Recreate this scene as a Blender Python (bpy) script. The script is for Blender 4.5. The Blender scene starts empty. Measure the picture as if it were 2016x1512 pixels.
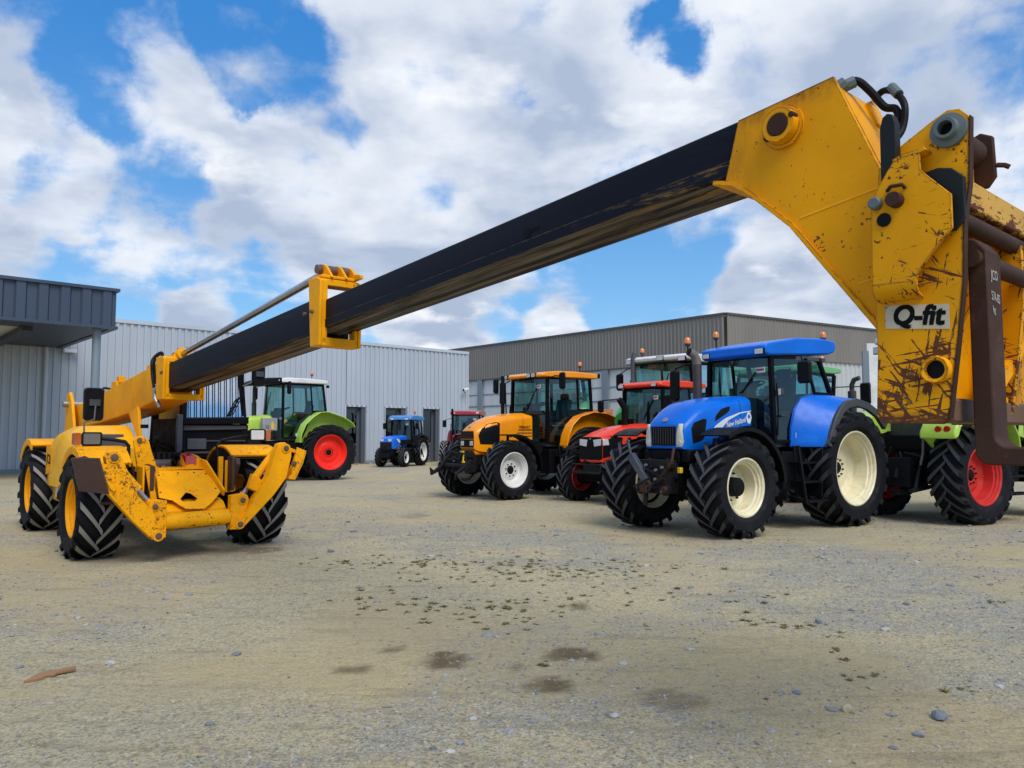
import bpy, bmesh, math, random
import numpy as np
from mathutils import Vector, Matrix
R = math.radians
random.seed(7)
rng = np.random.default_rng(11)
C = bpy.context.scene.collection
SC = bpy.context.scene

# ------------------------------------------------------------------ camera, world, sun, exposure
FPX, CX, CY, HCAM, PITCH = 1510.0, 1008.0, 756.0, 1.5, R(3.83)
cd = bpy.data.cameras.new("camera"); cam = bpy.data.objects.new("camera", cd); C.objects.link(cam)
cd.sensor_width = 36.0; cd.lens = 36.0 * FPX / 2016.0; cd.clip_start = 0.05; cd.clip_end = 4000
cam.location = (0, 0, HCAM); cam.rotation_euler = (R(90) + PITCH, 0, 0)
SC.camera = cam
SC.view_settings.view_transform = 'Standard'; SC.view_settings.look = 'None'
SC.view_settings.exposure = 0.38; SC.view_settings.gamma = 1.0
SC.cycles.use_denoising = True
SC.cycles.max_bounces = 8; SC.cycles.transparent_max_bounces = 16
SUN_DIR = Vector((0.34, -0.70, 0.92)).normalized()
sl = bpy.data.lights.new("sun", 'SUN'); so = bpy.data.objects.new("sun", sl); C.objects.link(so)
sl.energy = 2.0; sl.angle = R(34.0); sl.color = (1.0, 0.95, 0.87)
so.rotation_euler = SUN_DIR.to_track_quat('Z', 'Y').to_euler(); so.location = (10, -10, 30)

def pix_dir(px, py):
    f = Vector((0, math.cos(PITCH), math.sin(PITCH))); u = Vector((0, -math.sin(PITCH), math.cos(PITCH)))
    return (f + Vector((1, 0, 0)) * ((px - CX) / FPX) - u * ((py - CY) / FPX)).normalized()

W = bpy.data.worlds.new("World"); SC.world = W; W.use_nodes = True

class NT:
    """small helper for writing node trees"""
    def __init__(s, tree): s.t = tree; s.n = tree.nodes; s.l = tree.links
    def new(s, typ, **kw):
        n = s.n.new(typ)
        for k, v in kw.items(): setattr(n, k, v)
        return n
    def put(s, sock, v):
        if v is None: return
        if hasattr(v, 'is_output') or isinstance(v, bpy.types.NodeSocket): s.l.new(v, sock)
        else:
            if sock.type == 'RGBA' and len(v) == 3: v = (*v, 1)
            sock.default_value = v
    def math(s, op, a, b=None, clamp=False):
        n = s.new('ShaderNodeMath', operation=op); n.use_clamp = clamp
        s.put(n.inputs[0], a); s.put(n.inputs[1], b); return n.outputs[0]
    def vmath(s, op, a, b=None):
        n = s.new('ShaderNodeVectorMath', operation=op); s.put(n.inputs[0], a); s.put(n.inputs[1], b)
        return n.outputs['Value'] if op == 'DOT_PRODUCT' else n.outputs[0]
    def ramp(s, v, a, b, lo=0.0, hi=1.0, smooth=True):
        n = s.new('ShaderNodeMapRange'); n.interpolation_type = 'SMOOTHSTEP' if smooth else 'LINEAR'
        s.put(n.inputs[0], v); n.inputs[1].default_value = a; n.inputs[2].default_value = b
        n.inputs[3].default_value = lo; n.inputs[4].default_value = hi; return n.outputs[0]
    def mix(s, f, a, b, blend='MIX'):
        n = s.new('ShaderNodeMix', data_type='RGBA', blend_type=blend); n.clamp_factor = True
        s.put(n.inputs[0], f); s.put(n.inputs[6], a); s.put(n.inputs[7], b); return n.outputs[2]
    def noise(s, vec, scale, detail=4, rough=0.55, dist=0.0, out=0):
        n = s.new('ShaderNodeTexNoise'); s.put(n.inputs['Vector'], vec)
        n.inputs['Scale'].default_value = scale; n.inputs['Detail'].default_value = detail
        n.inputs['Roughness'].default_value = rough; n.inputs['Distortion'].default_value = dist
        return n.outputs[out]
    def mapping(s, vec, scale=(1, 1, 1), rot=(0, 0, 0), loc=(0, 0, 0)):
        n = s.new('ShaderNodeMapping'); s.put(n.inputs[0], vec)
        n.inputs['Location'].default_value = loc; n.inputs['Rotation'].default_value = rot; n.inputs['Scale'].default_value = scale
        return n.outputs[0]

def build_world():
    t = NT(W.node_tree); t.n.clear()
    out = t.new('ShaderNodeOutputWorld'); bg = t.new('ShaderNodeBackground')
    sky = t.new('ShaderNodeTexSky', sky_type='NISHITA'); sky.sun_disc = False
    sky.sun_elevation = math.asin(SUN_DIR.z); sky.sun_rotation = math.atan2(SUN_DIR.x, SUN_DIR.y)
    sky.air_density = 1.0; sky.dust_density = 0.6; sky.ozone_density = 2.0
    tc = t.new('ShaderNodeTexCoord'); d = tc.outputs['Generated']
    sp = t.new('ShaderNodeSeparateXYZ'); t.put(sp.inputs[0], d); z = sp.outputs[2]
    zz = t.math('ADD', t.math('MAXIMUM', z, 0.0), 0.22)
    cx = t.new('ShaderNodeCombineXYZ'); t.put(cx.inputs[0], t.math('DIVIDE', sp.outputs[0], zz)); t.put(cx.inputs[1], t.math('DIVIDE', sp.outputs[1], zz))
    p = cx.outputs[0]
    n1 = t.noise(p, 1.6, 10, 0.52, 0.35); n2 = t.noise(t.mapping(p, (1, 1, 1), (0, 0, 0.6), (3.1, 1.7, 0)), 3.8, 10, 0.54, 0.2)
    n3 = t.noise(d, 17, 9, 0.58, 0.3)
    wv = t.new('ShaderNodeVectorMath', operation='ADD'); t.put(wv.inputs[0], d); t.put(wv.inputs[1], t.vmath('MULTIPLY', t.vmath('SUBTRACT', t.noise(d, 5.5, 8, 0.62, out=1), (.5, .5, .5)), (.15, .15, .15)))
    dw = t.vmath('NORMALIZE', wv.outputs[0])
    blobs = [  # px, py, radius px, weight (cloud layout by direction on the sky)
        (225, 270, 120, -.75), (120, 310, 80, -.5), (285, 345, 60, -.5), (150, 200, 60, -.4), (400, 20, 90, -.5), (180, 20, 80, -.3), (430, 80, 70, -.4), (500, 60, 80, -.6), (560, 150, 85, -.6), (620, 240, 60, -.45), (690, 290, 50, -.35),
        (345, 390, 50, -.5), (410, 440, 45, -.35), (790, 320, 45, -.3),
        (1320, 90, 60, -.75), (1255, 15, 60, -.6), (1370, 130, 45, -.55), (1985, 120, 60, -.28), (1965, 10, 60, -.25), (1990, 260, 70, -.3),
        (40, 470, 100, -.6), (180, 520, 120, -.7), (350, 570, 140, -.6), (560, 590, 60, -.3), (1120, 570, 150, -.65), (1330, 540, 160, -.7), (1480, 480, 80, -.4), (1600, 470, 60, -.2), (1000, 650, 60, -.3),
        (110, 395, 140, .8), (20, 360, 110, .7), (270, 440, 110, .7), (400, 500, 90, .4), (60, 120, 70, .3), (330, 130, 90, .35), (300, 60, 60, .3), (640, 470, 170, .34), (800, 560, 140, .35), (930, 600, 110, .22), (480, 180, 110, .2), (430, 300, 110, .26), (800, 500, 120, .2),
        (350, 635, 45, 1.1), (395, 640, 50, 1.1), (1140, 655, 75, 1.1), (1090, 668, 50, 1.0), (1560, 570, 95, 1.2), (1640, 590, 95, 1.2), (1480, 600, 70, 1.0), (1500, 590, 110, .35), (1650, 600, 120, .4), (15, 530, 50, 1.1), (870, 40, 260, .5), (1150, 280, 260, .5), (1650, 140, 260, .5), (640, 420, 150, .35), (560, 300, 90, .25), (1480, 420, 60, .35), (900, 640, 120, .55)]
    lay = t.ramp(z, 0.13, 0.27, -0.26, 0.07)
    for px, py, r, w in blobs:
        c = pix_dir(px, py); a = r / FPX
        dot = t.vmath('DOT_PRODUCT', d if w >= 1.0 else dw, tuple(c))
        lay = t.math('ADD', lay, t.ramp(dot, math.cos(a * 1.7), math.cos(a * .2), 0, w))
    lay = t.math('MINIMUM', t.math('MAXIMUM', lay, -0.36), 0.55)
    den = t.math('ADD', lay, t.math('MULTIPLY', t.math('SUBTRACT', n1, 0.5), 1.5))
    den = t.math('ADD', den, t.math('MULTIPLY', t.math('SUBTRACT', n2, 0.5), 2.2))
    den = t.math('ADD', den, t.math('MULTIPLY', t.math('SUBTRACT', n3, 0.5), 0.95))
    mask = t.ramp(den, -0.34, 0.46)
    # thick parts of the cloud turn grey-blue underneath, thin tops stay bright
    thick = t.ramp(den, 0.20, 0.95)
    n4 = t.noise(t.mapping(p, (1, 1, 1), (0, 0, 0), (7.3, 2.2, 0)), 2.2, 6, 0.5, 0.3)
    shade = t.math('ADD', t.math('MULTIPLY', thick, 0.35), t.ramp(n4, 0.38, 0.60, 0, 0.75))
    cl = t.mix(shade, (0.665, 0.70, 0.76), (0.33, 0.40, 0.53))
    n5 = t.noise(t.mapping(p, (1, 1, 1), (0, 0, 0), (1.3, 9.2, 0)), 2.6, 9, 0.54)
    cl = t.mix(t.ramp(n5, 0.56, 0.70, 0, 0.8), cl, (0.80, 0.815, 0.84))
    hs = t.new('ShaderNodeHueSaturation'); hs.inputs['Saturation'].default_value = 1.28; hs.inputs['Value'].default_value = 1.0
    t.put(hs.inputs['Color'], t.vmath('MULTIPLY', sky.outputs[0], (0.098, 0.098, 0.098)))
    blue = t.mix(0.55, hs.outputs[0], t.mix(t.ramp(z, 0.02, 0.5), (0.205, 0.47, 0.80), (0.032, 0.235, 0.66)))
    col = t.mix(mask, blue, cl)
    t.put(bg.inputs[0], col); bg.inputs[1].default_value = 1.0
    t.l.new(bg.outputs[0], out.inputs[0])
build_world()

# ------------------------------------------------------------------ materials
MATS = {}
def base_mat(name):
    m = bpy.data.materials.new(name); m.use_nodes = True
    t = NT(m.node_tree); b = m.node_tree.nodes['Principled BSDF']
    tc = t.new('ShaderNodeTexCoord'); MATS[name] = m
    return m, t, b, tc.outputs['Object']
def scale(c, k): return tuple(min(1, x * k) for x in c)
RUST = (0.075, 0.028, 0.018)
def edge_wear(t, o, amt):
    bv = t.new('ShaderNodeBevel'); bv.samples = 4; bv.inputs['Radius'].default_value = 0.012
    g = t.new('ShaderNodeNewGeometry'); dt = t.vmath('DOT_PRODUCT', bv.outputs[0], g.outputs['Normal'])
    e = t.ramp(dt, 0.995, 0.90, 0, 1); n = t.noise(o, 24, 6, 0.7)
    return t.ramp(t.math('ADD', t.math('MULTIPLY', e, 0.62 * amt), t.math('MULTIPLY', n, 0.75)), 0.62, 0.70)
def paint(name, col, rough=0.35, rust=0.0, metal=0.0, coat=0.0, dirt=0.25, dirtcol=(0.30, 0.25, 0.17), spec=0.5, rscale=9.0, bump=0.0, var=0.12, edge=0.0):
    """paint / plastic / rubber with uneven tone, dust and rust specks of its own"""
    m, t, b, o = base_mat(name)
    n = t.noise(o, 2.3, 6, 0.6)
    c = t.mix(t.ramp(n, 0.3, 0.7), scale(col, 1 - var), scale(col, 1 + var))
    if dirt > 0:
        nd = t.noise(o, 5.5, 8, 0.65, 0.4)
        c = t.mix(t.ramp(nd, 0.48, 0.78, 0, dirt), c, dirtcol)
    r = t.ramp(t.noise(o, 7, 5, 0.6), 0.3, 0.7, max(0.03, rough - 0.08), rough + 0.1)
    if rust > 0:
        nr = t.noise(o, rscale, 10, 0.72, 0.2); nr2 = t.noise(o, rscale * 5.5, 6, 0.6)
        big = t.noise(o, 1.7, 3, 0.5)
        v = t.math('ADD', t.math('MULTIPLY', nr, 0.62), t.math('ADD', t.math('MULTIPLY', nr2, 0.30), t.math('MULTIPLY', big, 0.26)))
        k = t.ramp(v, 0.80 - 0.22 * rust, 0.85 - 0.22 * rust)
        c = t.mix(k, c, t.mix(nr2, RUST, (0.16, 0.06, 0.025)))
        r = t.math('MAXIMUM', r, t.math('MULTIPLY', k, 0.8))
    if edge > 0:
        k2 = edge_wear(t, o, edge); c = t.mix(k2, c, t.mix(t.noise(o, 40, 4), (0.07, 0.026, 0.015), (0.22, 0.085, 0.03))); r = t.math('MAXIMUM', r, t.math('MULTIPLY', k2, 0.8))
    t.put(b.inputs['Base Color'], c); t.put(b.inputs['Roughness'], r)
    b.inputs['Metallic'].default_value = metal; b.inputs['Specular IOR Level'].default_value = spec
    b.inputs['Coat Weight'].default_value = coat; b.inputs['Coat Roughness'].default_value = 0.08
    if bump > 0:
        bn = t.new('ShaderNodeBump'); bn.inputs['Strength'].default_value = bump; bn.inputs['Distance'].default_value = 0.01
        t.put(bn.inputs['Height'], t.noise(o, 40, 6, 0.6)); t.l.new(bn.outputs[0], b.inputs['Normal'])
    return m
def scratched(name, col, z0, z1, amount=1.0):
    """yellow paint scraped to brown rust, worst between heights z1 (little) and z0 (most)"""
    m, t, b, o = base_mat(name)
    n = t.noise(o, 2.3, 6, 0.6); c = t.mix(t.ramp(n, .3, .7), scale(col, .88), scale(col, 1.08))
    sp = t.new('ShaderNodeSeparateXYZ'); t.put(sp.inputs[0], o)
    low = t.ramp(sp.outputs[2], z0, z1, 1, 0)
    wob = t.noise(o, 6, 6, 0.6)
    k = None
    for rot, sc in (((0, R(8), 0), (5, 8, 70)), ((0, R(-24), 0), (6, 8, 60)), ((0, R(78), 0), (7, 8, 60)), ((0, R(-55), 0), (5, 8, 55))):
        s = t.noise(t.mapping(o, (1, 1, 1), rot), 1.0, 3, 0.6)
        mp = t.mapping(o, sc, (0, 0, 0)); mp2 = t.new('ShaderNodeVectorRotate', rotation_type='Y_AXIS'); t.put(mp2.inputs['Vector'], o); mp2.inputs['Angle'].default_value = rot[1]
        s = t.noise(t.mapping(mp2.outputs[0], sc), 1.0, 4, 0.6)
        v = t.math('ADD', s, t.math('ADD', t.math('MULTIPLY', low, 0.15 * amount), t.math('MULTIPLY', t.math('SUBTRACT', wob, 0.5), 0.55)))
        kk = t.ramp(v, 0.70, 0.735)
        k = kk if k is None else t.math('MAXIMUM', k, kk)
    spk = t.math('ADD', t.math('MULTIPLY', t.noise(o, 55, 5, 0.6), 0.6), t.math('MULTIPLY', t.noise(o, 7, 4, 0.6), 0.45))
    k = t.math('MAXIMUM', k, t.ramp(spk, 0.62, 0.645))
    edge = t.ramp(t.math('ADD', sp.outputs[2], t.math('MULTIPLY', wob, 0.10)), z0 + 0.065, z0 + 0.115, 1, 0)
    k = t.math('MAXIMUM', k, edge)
    k = t.math('MAXIMUM', k, edge_wear(t, o, .55))
    rc = t.mix(t.noise(o, 30, 6, 0.6), (0.05, 0.018, 0.014), (0.20, 0.075, 0.03))
    t.put(b.inputs['Base Color'], t.mix(k, c, rc)); t.put(b.inputs['Roughness'], t.ramp(k, 0, 1, 0.50, 0.8, False)); b.inputs['Specular IOR Level'].default_value = 0.14
    bn = t.new('ShaderNodeBump'); bn.inputs['Strength'].default_value = 0.25; bn.inputs['Distance'].default_value = 0.003; bn.invert = True
    t.put(bn.inputs['Height'], k); t.l.new(bn.outputs[0], b.inputs['Normal'])
    return m
def head_paint(name, col):
    """boom head plates: rust-stained along the top edge and by the boom joint, peppered with chips low down"""
    m, t, b, o = base_mat(name); sp = t.new('ShaderNodeSeparateXYZ'); t.put(sp.inputs[0], o); x, z = sp.outputs[0], sp.outputs[2]
    n = t.noise(o, 2.3, 6, .6); c = t.mix(t.ramp(n, .3, .7), scale(col, .9), scale(col, 1.06))
    st = t.noise(t.mapping(o, (26, 26, 5)), 1, 6, .65)          # vertical streaks
    h = t.math('SUBTRACT', z, t.math('ADD', t.math('MULTIPLY', x, .10), 2.067)); wn = t.noise(o, 9, 8, .65)
    top = t.ramp(t.math('ADD', h, t.math('MULTIPLY', t.math('SUBTRACT', wn, .5), .16)), -.10, .01); left = t.ramp(t.math('ADD', x, t.math('MULTIPLY', t.math('SUBTRACT', wn, .5), .3)), 8.86, 8.68)
    stain = t.math('MULTIPLY', t.math('MAXIMUM', top, t.math('MULTIPLY', left, .6)), t.ramp(st, .35, .65, .35, 1))
    c = t.mix(t.math('MULTIPLY', stain, .75), c, (0.20, 0.075, 0.012))
    c = t.mix(t.ramp(st, .58, .75, 0, .25), c, (0.42, 0.19, 0.01))
    lowm = t.math('MULTIPLY', t.ramp(z, 2.52, 2.30, 0, 1), t.ramp(t.noise(o, 3.1, 4, .6), .42, .60))
    chip = t.math('ADD', t.math('MULTIPLY', t.noise(o, 60, 5, .6), .62), t.math('MULTIPLY', t.noise(o, 11, 5, .6), .42))
    k = t.ramp(t.math('ADD', chip, t.math('MULTIPLY', lowm, .075)), .645, .668); k = t.math('MAXIMUM', k, edge_wear(t, o, .52)); k = t.math('MAXIMUM', k, t.ramp(h, -.012, .0))
    c = t.mix(k, c, t.mix(t.noise(o, 40, 4), (.06, .022, .014), (.19, .075, .03)))
    t.put(b.inputs['Base Color'], c); t.put(b.inputs['Roughness'], t.ramp(k, 0, 1, .5, .8, False)); b.inputs['Specular IOR Level'].default_value = .14
    return m
def boom_black(name):
    m, t, b, o = base_mat(name)
    n = t.noise(t.mapping(o, (0.8, 9, 14)), 1.0, 6, 0.65)
    c = t.mix(t.ramp(n, 0.35, 0.7), (0.005, 0.006, 0.013), (0.012, 0.013, 0.022))
    g = t.new('ShaderNodeNewGeometry'); sp = t.new('ShaderNodeSeparateXYZ'); t.put(sp.inputs[0], o)
    dn = t.new('ShaderNodeSeparateXYZ'); t.put(dn.inputs[0], t_normal(t))
    under = t.ramp(dn.outputs[2], -0.2, -0.7, 0, 1)          # grease-rubbed bottom plate
    st = t.noise(t.mapping(o, (0.5, 22, 8)), 1.0, 6, 0.7)
    k = t.math('MULTIPLY', under, t.ramp(st, 0.42, 0.60))
    c = t.mix(k, c, t.mix(t.noise(o, 3, 4), (0.13, 0.085, 0.045), (0.20, 0.17, 0.13)))
    s2 = t.noise(t.mapping(o, (0.9, 30, 30)), 1.0, 7, 0.7)
    c = t.mix(t.ramp(s2, 0.62, 0.72, 0, 0.45), c, (0.14, 0.11, 0.08))
    up = t.ramp(dn.outputs[2], 0.3, 0.8, 0, 1); c = t.mix(t.math('MULTIPLY', up, t.ramp(t.noise(o, 6, 6, .65), .4, .7)), c, (0.10, 0.075, 0.05)); hh = t.math('SUBTRACT', sp.outputs[2], t.math('ADD', t.math('MULTIPLY', sp.outputs[0], 0.0691), 2.2236)); low = t.ramp(hh, -0.045, -0.062, 0, 1); grv = t.math('MULTIPLY', under, t.ramp(t.math('ABSOLUTE', t.math('ADD', sp.outputs[1], 0.085)), .030, .022, 0, 1)); c = t.mix(grv, c, (0.006, 0.006, 0.009)); end = t.math('MULTIPLY', low, t.ramp(t.math('ADD', sp.outputs[0], t.math('MULTIPLY', t.noise(o, 5, 5, .6), 1.4)), 8.3, 9.4, 0, 1))
    ek = t.math('MULTIPLY', end, t.ramp(t.noise(t.mapping(o, (3, 20, 26)), 1, 6, .7), .50, .62)); c = t.mix(ek, c, (0.26, 0.15, 0.035)); k9 = edge_wear(t, o, .45); c = t.mix(t.math('MULTIPLY', k9, .7), c, (0.12, 0.07, 0.04))
    t.put(b.inputs['Base Color'], c); t.put(b.inputs['Roughness'], t.ramp(n, 0.3, 0.7, 0.40, 0.6)); b.inputs['Specular IOR Level'].default_value = 0.10
    return m
def t_normal(t):
    tc = t.new('ShaderNodeTexCoord'); return tc.outputs['Normal']
def glass_mat(name, tint=(0.50, 0.72, 0.70), refl=0.05):
    m, t, b, o = base_mat(name); t.n.remove(b)
    out = [n for n in t.n if n.type == 'OUTPUT_MATERIAL'][0]
    tr = t.new('ShaderNodeBsdfTransparent'); t.put(tr.inputs[0], tint)
    gl = t.new('ShaderNodeBsdfGlossy'); gl.inputs['Roughness'].default_value = 0.03; t.put(gl.inputs[0], (0.9, 0.95, 1.0))
    lw = t.new('ShaderNodeFresnel'); lw.inputs[0].default_value = 1.5
    mx = t.new('ShaderNodeMixShader'); t.put(mx.inputs[0], t.math('ADD', t.math('MULTIPLY', lw.outputs[0], 0.45), refl))
    t.l.new(tr.outputs[0], mx.inputs[1]); t.l.new(gl.outputs[0], mx.inputs[2]); t.l.new(mx.outputs[0], out.inputs[0])
    return m
def lens_mat(name, col, rough=0.12, trans=0.0):
    m, t, b, o = base_mat(name)
    wv = t.noise(t.mapping(o, (60, 60, 8)), 1, 2)
    t.put(b.inputs['Base Color'], t.mix(wv, scale(col, .75), scale(col, 1.15))); b.inputs['Roughness'].default_value = rough
    b.inputs['Coat Weight'].default_value = 0.8
    return m


YEL = (0.90, 0.375, 0.0015)
M = dict(
 yellow=paint('yellow_paint', YEL, 0.50, 0.34, dirt=0.10, dirtcol=(0.40, 0.20, 0.03), spec=0.14, edge=.40),
 yellow_worn=paint('worn_yellow_paint', YEL, 0.52, 0.74, dirt=0.18, dirtcol=(0.38, 0.20, 0.04), rscale=18, spec=0.14, edge=.50),
 yellow_head=paint('head_yellow_paint', (0.84, 0.355, 0.001), 0.50, 0.46, dirt=0.06, dirtcol=(0.42, 0.20, 0.03), rscale=26, spec=0.14, edge=.46),
 yellow_old=paint('faded_yellow_paint', (0.90, 0.44, 0.008), 0.36, 0.1, dirt=0.06, spec=0.25),
 rust=paint('rusty_steel', (0.052, 0.024, 0.016), 0.70, 0.5, dirt=0.45, dirtcol=(0.12, 0.066, 0.042), spec=0.2, bump=0.12, rscale=16),
 brown=paint('brown_underseal', (0.06, 0.026, 0.02), 0.6, 0.5, dirt=0.3, dirtcol=(0.12, 0.05, 0.03)),
 darkiron=paint('dark_iron', (0.012, 0.012, 0.015), 0.55, 0.3, spec=0.2, dirt=0.15, dirtcol=(0.06, 0.05, 0.045), bump=0.1),
 rubbed=paint('rubbed_brown_steel', (0.16, 0.095, 0.06), 0.6, 0.5, dirt=0.3, dirtcol=(0.09, 0.05, 0.035), spec=0.2), greyiron=paint('grey_iron', (0.10, 0.095, 0.10), 0.5, 0.35, dirt=0.3, dirtcol=(0.15, 0.11, 0.09)),
 chrome=paint('chrome_rod', (0.42, 0.42, 0.44), 0.22, 0.0, metal=0.85, dirt=0.25, dirtcol=(0.22, 0.18, 0.13)),
 steel=paint('bare_steel', (0.33, 0.33, 0.33), 0.35, 0.25, metal=0.7, dirt=0.2),
 bolt=paint('bolt_steel', (0.14, 0.085, 0.06), 0.5, 0.4, metal=0.3, dirt=0.2),
 black=paint('black_plastic', (0.005, 0.005, 0.007), 0.5, spec=0.14, dirt=0.02, dirtcol=(0.10, 0.09, 0.08)),
 blackm=paint('black_metal', (0.004, 0.004, 0.006), 0.55, spec=0.10, dirt=0.015, dirtcol=(0.09, 0.08, 0.07)),
 chassis=paint('black_chassis', (0.008, 0.008, 0.009), 0.7, 0.08, spec=0.10, dirt=0.05, dirtcol=(0.06, 0.05, 0.04)),
 rubber=paint('tyre_rubber', (0.0085, 0.009, 0.0115), 0.66, dirt=0.32, dirtcol=(0.045, 0.043, 0.042), spec=0.14, bump=0.1),
 lug=paint('lug_rubber', (0.045, 0.048, 0.055), 0.6, dirt=0.45, dirtcol=(0.09, 0.088, 0.086), spec=0.3),
 lugworn=paint('dusty_lug_rubber', (0.235, 0.225, 0.205), 0.75, dirt=0.45, dirtcol=(0.15, 0.14, 0.125), spec=0.2),
 lugbrown=paint('brownish_lug_rubber', (0.062, 0.064, 0.072), 0.7, dirt=0.5, dirtcol=(0.10, 0.09, 0.08), spec=0.25),
 boom=boom_black('greasy_black_boom'),
 glass=glass_mat('cab_glass'), glassd=glass_mat('dark_cab_glass', (0.30, 0.42, 0.44), 0.05), glassdoor=glass_mat('doorway_glass', (0.05, 0.06, 0.07), 0.06),
 glassclr=glass_mat('clear_glass', (0.35, 0.45, 0.50), 0.62),
 white=paint('white_paint', (0.72, 0.72, 0.70), 0.35, dirt=0.18, coat=0.1), rimwhite=paint('white_rim_paint', (0.68, 0.68, 0.66), 0.42, 0.12, dirt=0.25),
 cream=paint('cream_rim_paint', (0.74, 0.68, 0.47), 0.38, 0.12, dirt=0.65, dirtcol=(0.50, 0.36, 0.13), coat=0.1, edge=.35),
 blue=paint('blue_tractor_paint', (0.001, 0.130, 0.62), 0.30, spec=0.2, dirt=0.08, coat=0.06, var=0.08, dirtcol=(.07,.16,.42)), bluesm=paint('blue_small_paint', (0.004, 0.15, 0.75), 0.3, dirt=0.03, coat=0.2),
 blueroof=paint('light_blue_roof', (0.06, 0.24, 0.58), 0.35, dirt=0.2, coat=0.2),
 orange=paint('orange_tractor_paint', (0.90, 0.30, 0.0015), 0.28, spec=0.35, dirt=0.04, dirtcol=(.6,.22,.02), coat=0.2, var=0.06),
 red=paint('bright_red_paint', (0.84, 0.050, 0.014), 0.30, spec=0.35, dirt=0.04, dirtcol=(.5,.05,.03), coat=0.25, var=0.06), redrim=paint('red_rim_paint', (0.85, 0.022, 0.010), 0.36, spec=0.3, dirt=0.06, dirtcol=(0.5, 0.06, 0.03)),
 darkred=paint('dark_red_paint', (0.36, 0.012, 0.022), 0.3, dirt=0.1, coat=0.3), dullred=paint('dull_red_rim', (0.40, 0.022, 0.02), 0.5, dirt=0.3),
 lime=paint('lime_green_paint', (0.44, 0.64, 0.085), 0.30, spec=0.35, dirt=0.04, dirtcol=(.3,.45,.08), coat=0.2, var=0.06), green=paint('bright_green_paint', (0.03, 0.42, 0.07), 0.3, dirt=0.06, coat=0.4),
 pgreen=paint('pale_green_paint', (0.16, 0.42, 0.16), 0.35, dirt=0.15, coat=0.2),
 greyp=paint('grey_plastic', (0.28, 0.29, 0.30), 0.45, dirt=0.2), dgrey=paint('dark_grey_plastic', (0.045, 0.045, 0.05), 0.5, dirt=0.15, dirtcol=(0.12, 0.11, 0.1)),
 seat=paint('seat_fabric', (0.03, 0.035, 0.045), 0.85, dirt=0.2, spec=0.2), tealseat=paint('blue_grey_seat', (0.05, 0.075, 0.095), 0.8, dirt=0.1, spec=0.2),
 beacon=lens_mat('amber_lens', (0.85, 0.22, 0.01)), lampglass=lens_mat('lamp_glass', (0.62, 0.64, 0.66)), headcream=lens_mat('yellowed_lens', (0.66, 0.62, 0.45)),
 amber=lens_mat('amber_indicator', (0.45, 0.10, 0.01)), redlens=lens_mat('red_lens', (0.45, 0.02, 0.012)), lampdark=lens_mat('dark_lamp_glass', (0.13, 0.13, 0.13)),
 decal=paint('white_decal', (0.70, 0.74, 0.76), 0.4, dirt=0.05), decalblk=paint('black_decal', (0.006, 0.005, 0.005), 0.6, spec=0.1, dirt=0.0), sticker=paint('pale_blue_sticker', (0.35, 0.55, 0.75), 0.4, dirt=0.05),
 redsticker=paint('red_sticker', (0.5, 0.03, 0.05), 0.4, dirt=0.0), chalk=paint('chalk', (0.42, 0.40, 0.36), 0.9, dirt=0.3), tan=paint('tan_lettering', (0.58, 0.36, 0.12), 0.5, 0.3, dirt=0.2),
 qdecal=paint('worn_white_decal', (0.56, 0.50, 0.37), 0.5, 0.5, spec=0.2, dirt=0.6, dirtcol=(0.55, 0.33, 0.06), rscale=12),
 bluegrey=paint('blue_grey_panel', (0.055, 0.065, 0.09), 0.4, dirt=0.2), padm=paint('dark_green_grey', (0.011, 0.015, 0.016), 0.55, 0.25, spec=0.2, dirt=0.15, dirtcol=(0.07, 0.06, 0.055)), patina=paint('green_grey_steel', (0.10, 0.13, 0.13), 0.5, 0.2, dirt=0.3, dirtcol=(0.16, 0.19, 0.17)),
 exhaust=paint('brown_exhaust', (0.055, 0.038, 0.034), 0.5, 0.2, metal=0.2, dirt=0.2), exhtip=paint('pale_exhaust_tip', (0.20, 0.17, 0.14), 0.45, 0.2, metal=0.3, dirt=0.3),
 toolyellow=paint('yellow_plastic', (0.75, 0.50, 0.03), 0.4, dirt=0.1),
)

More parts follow.
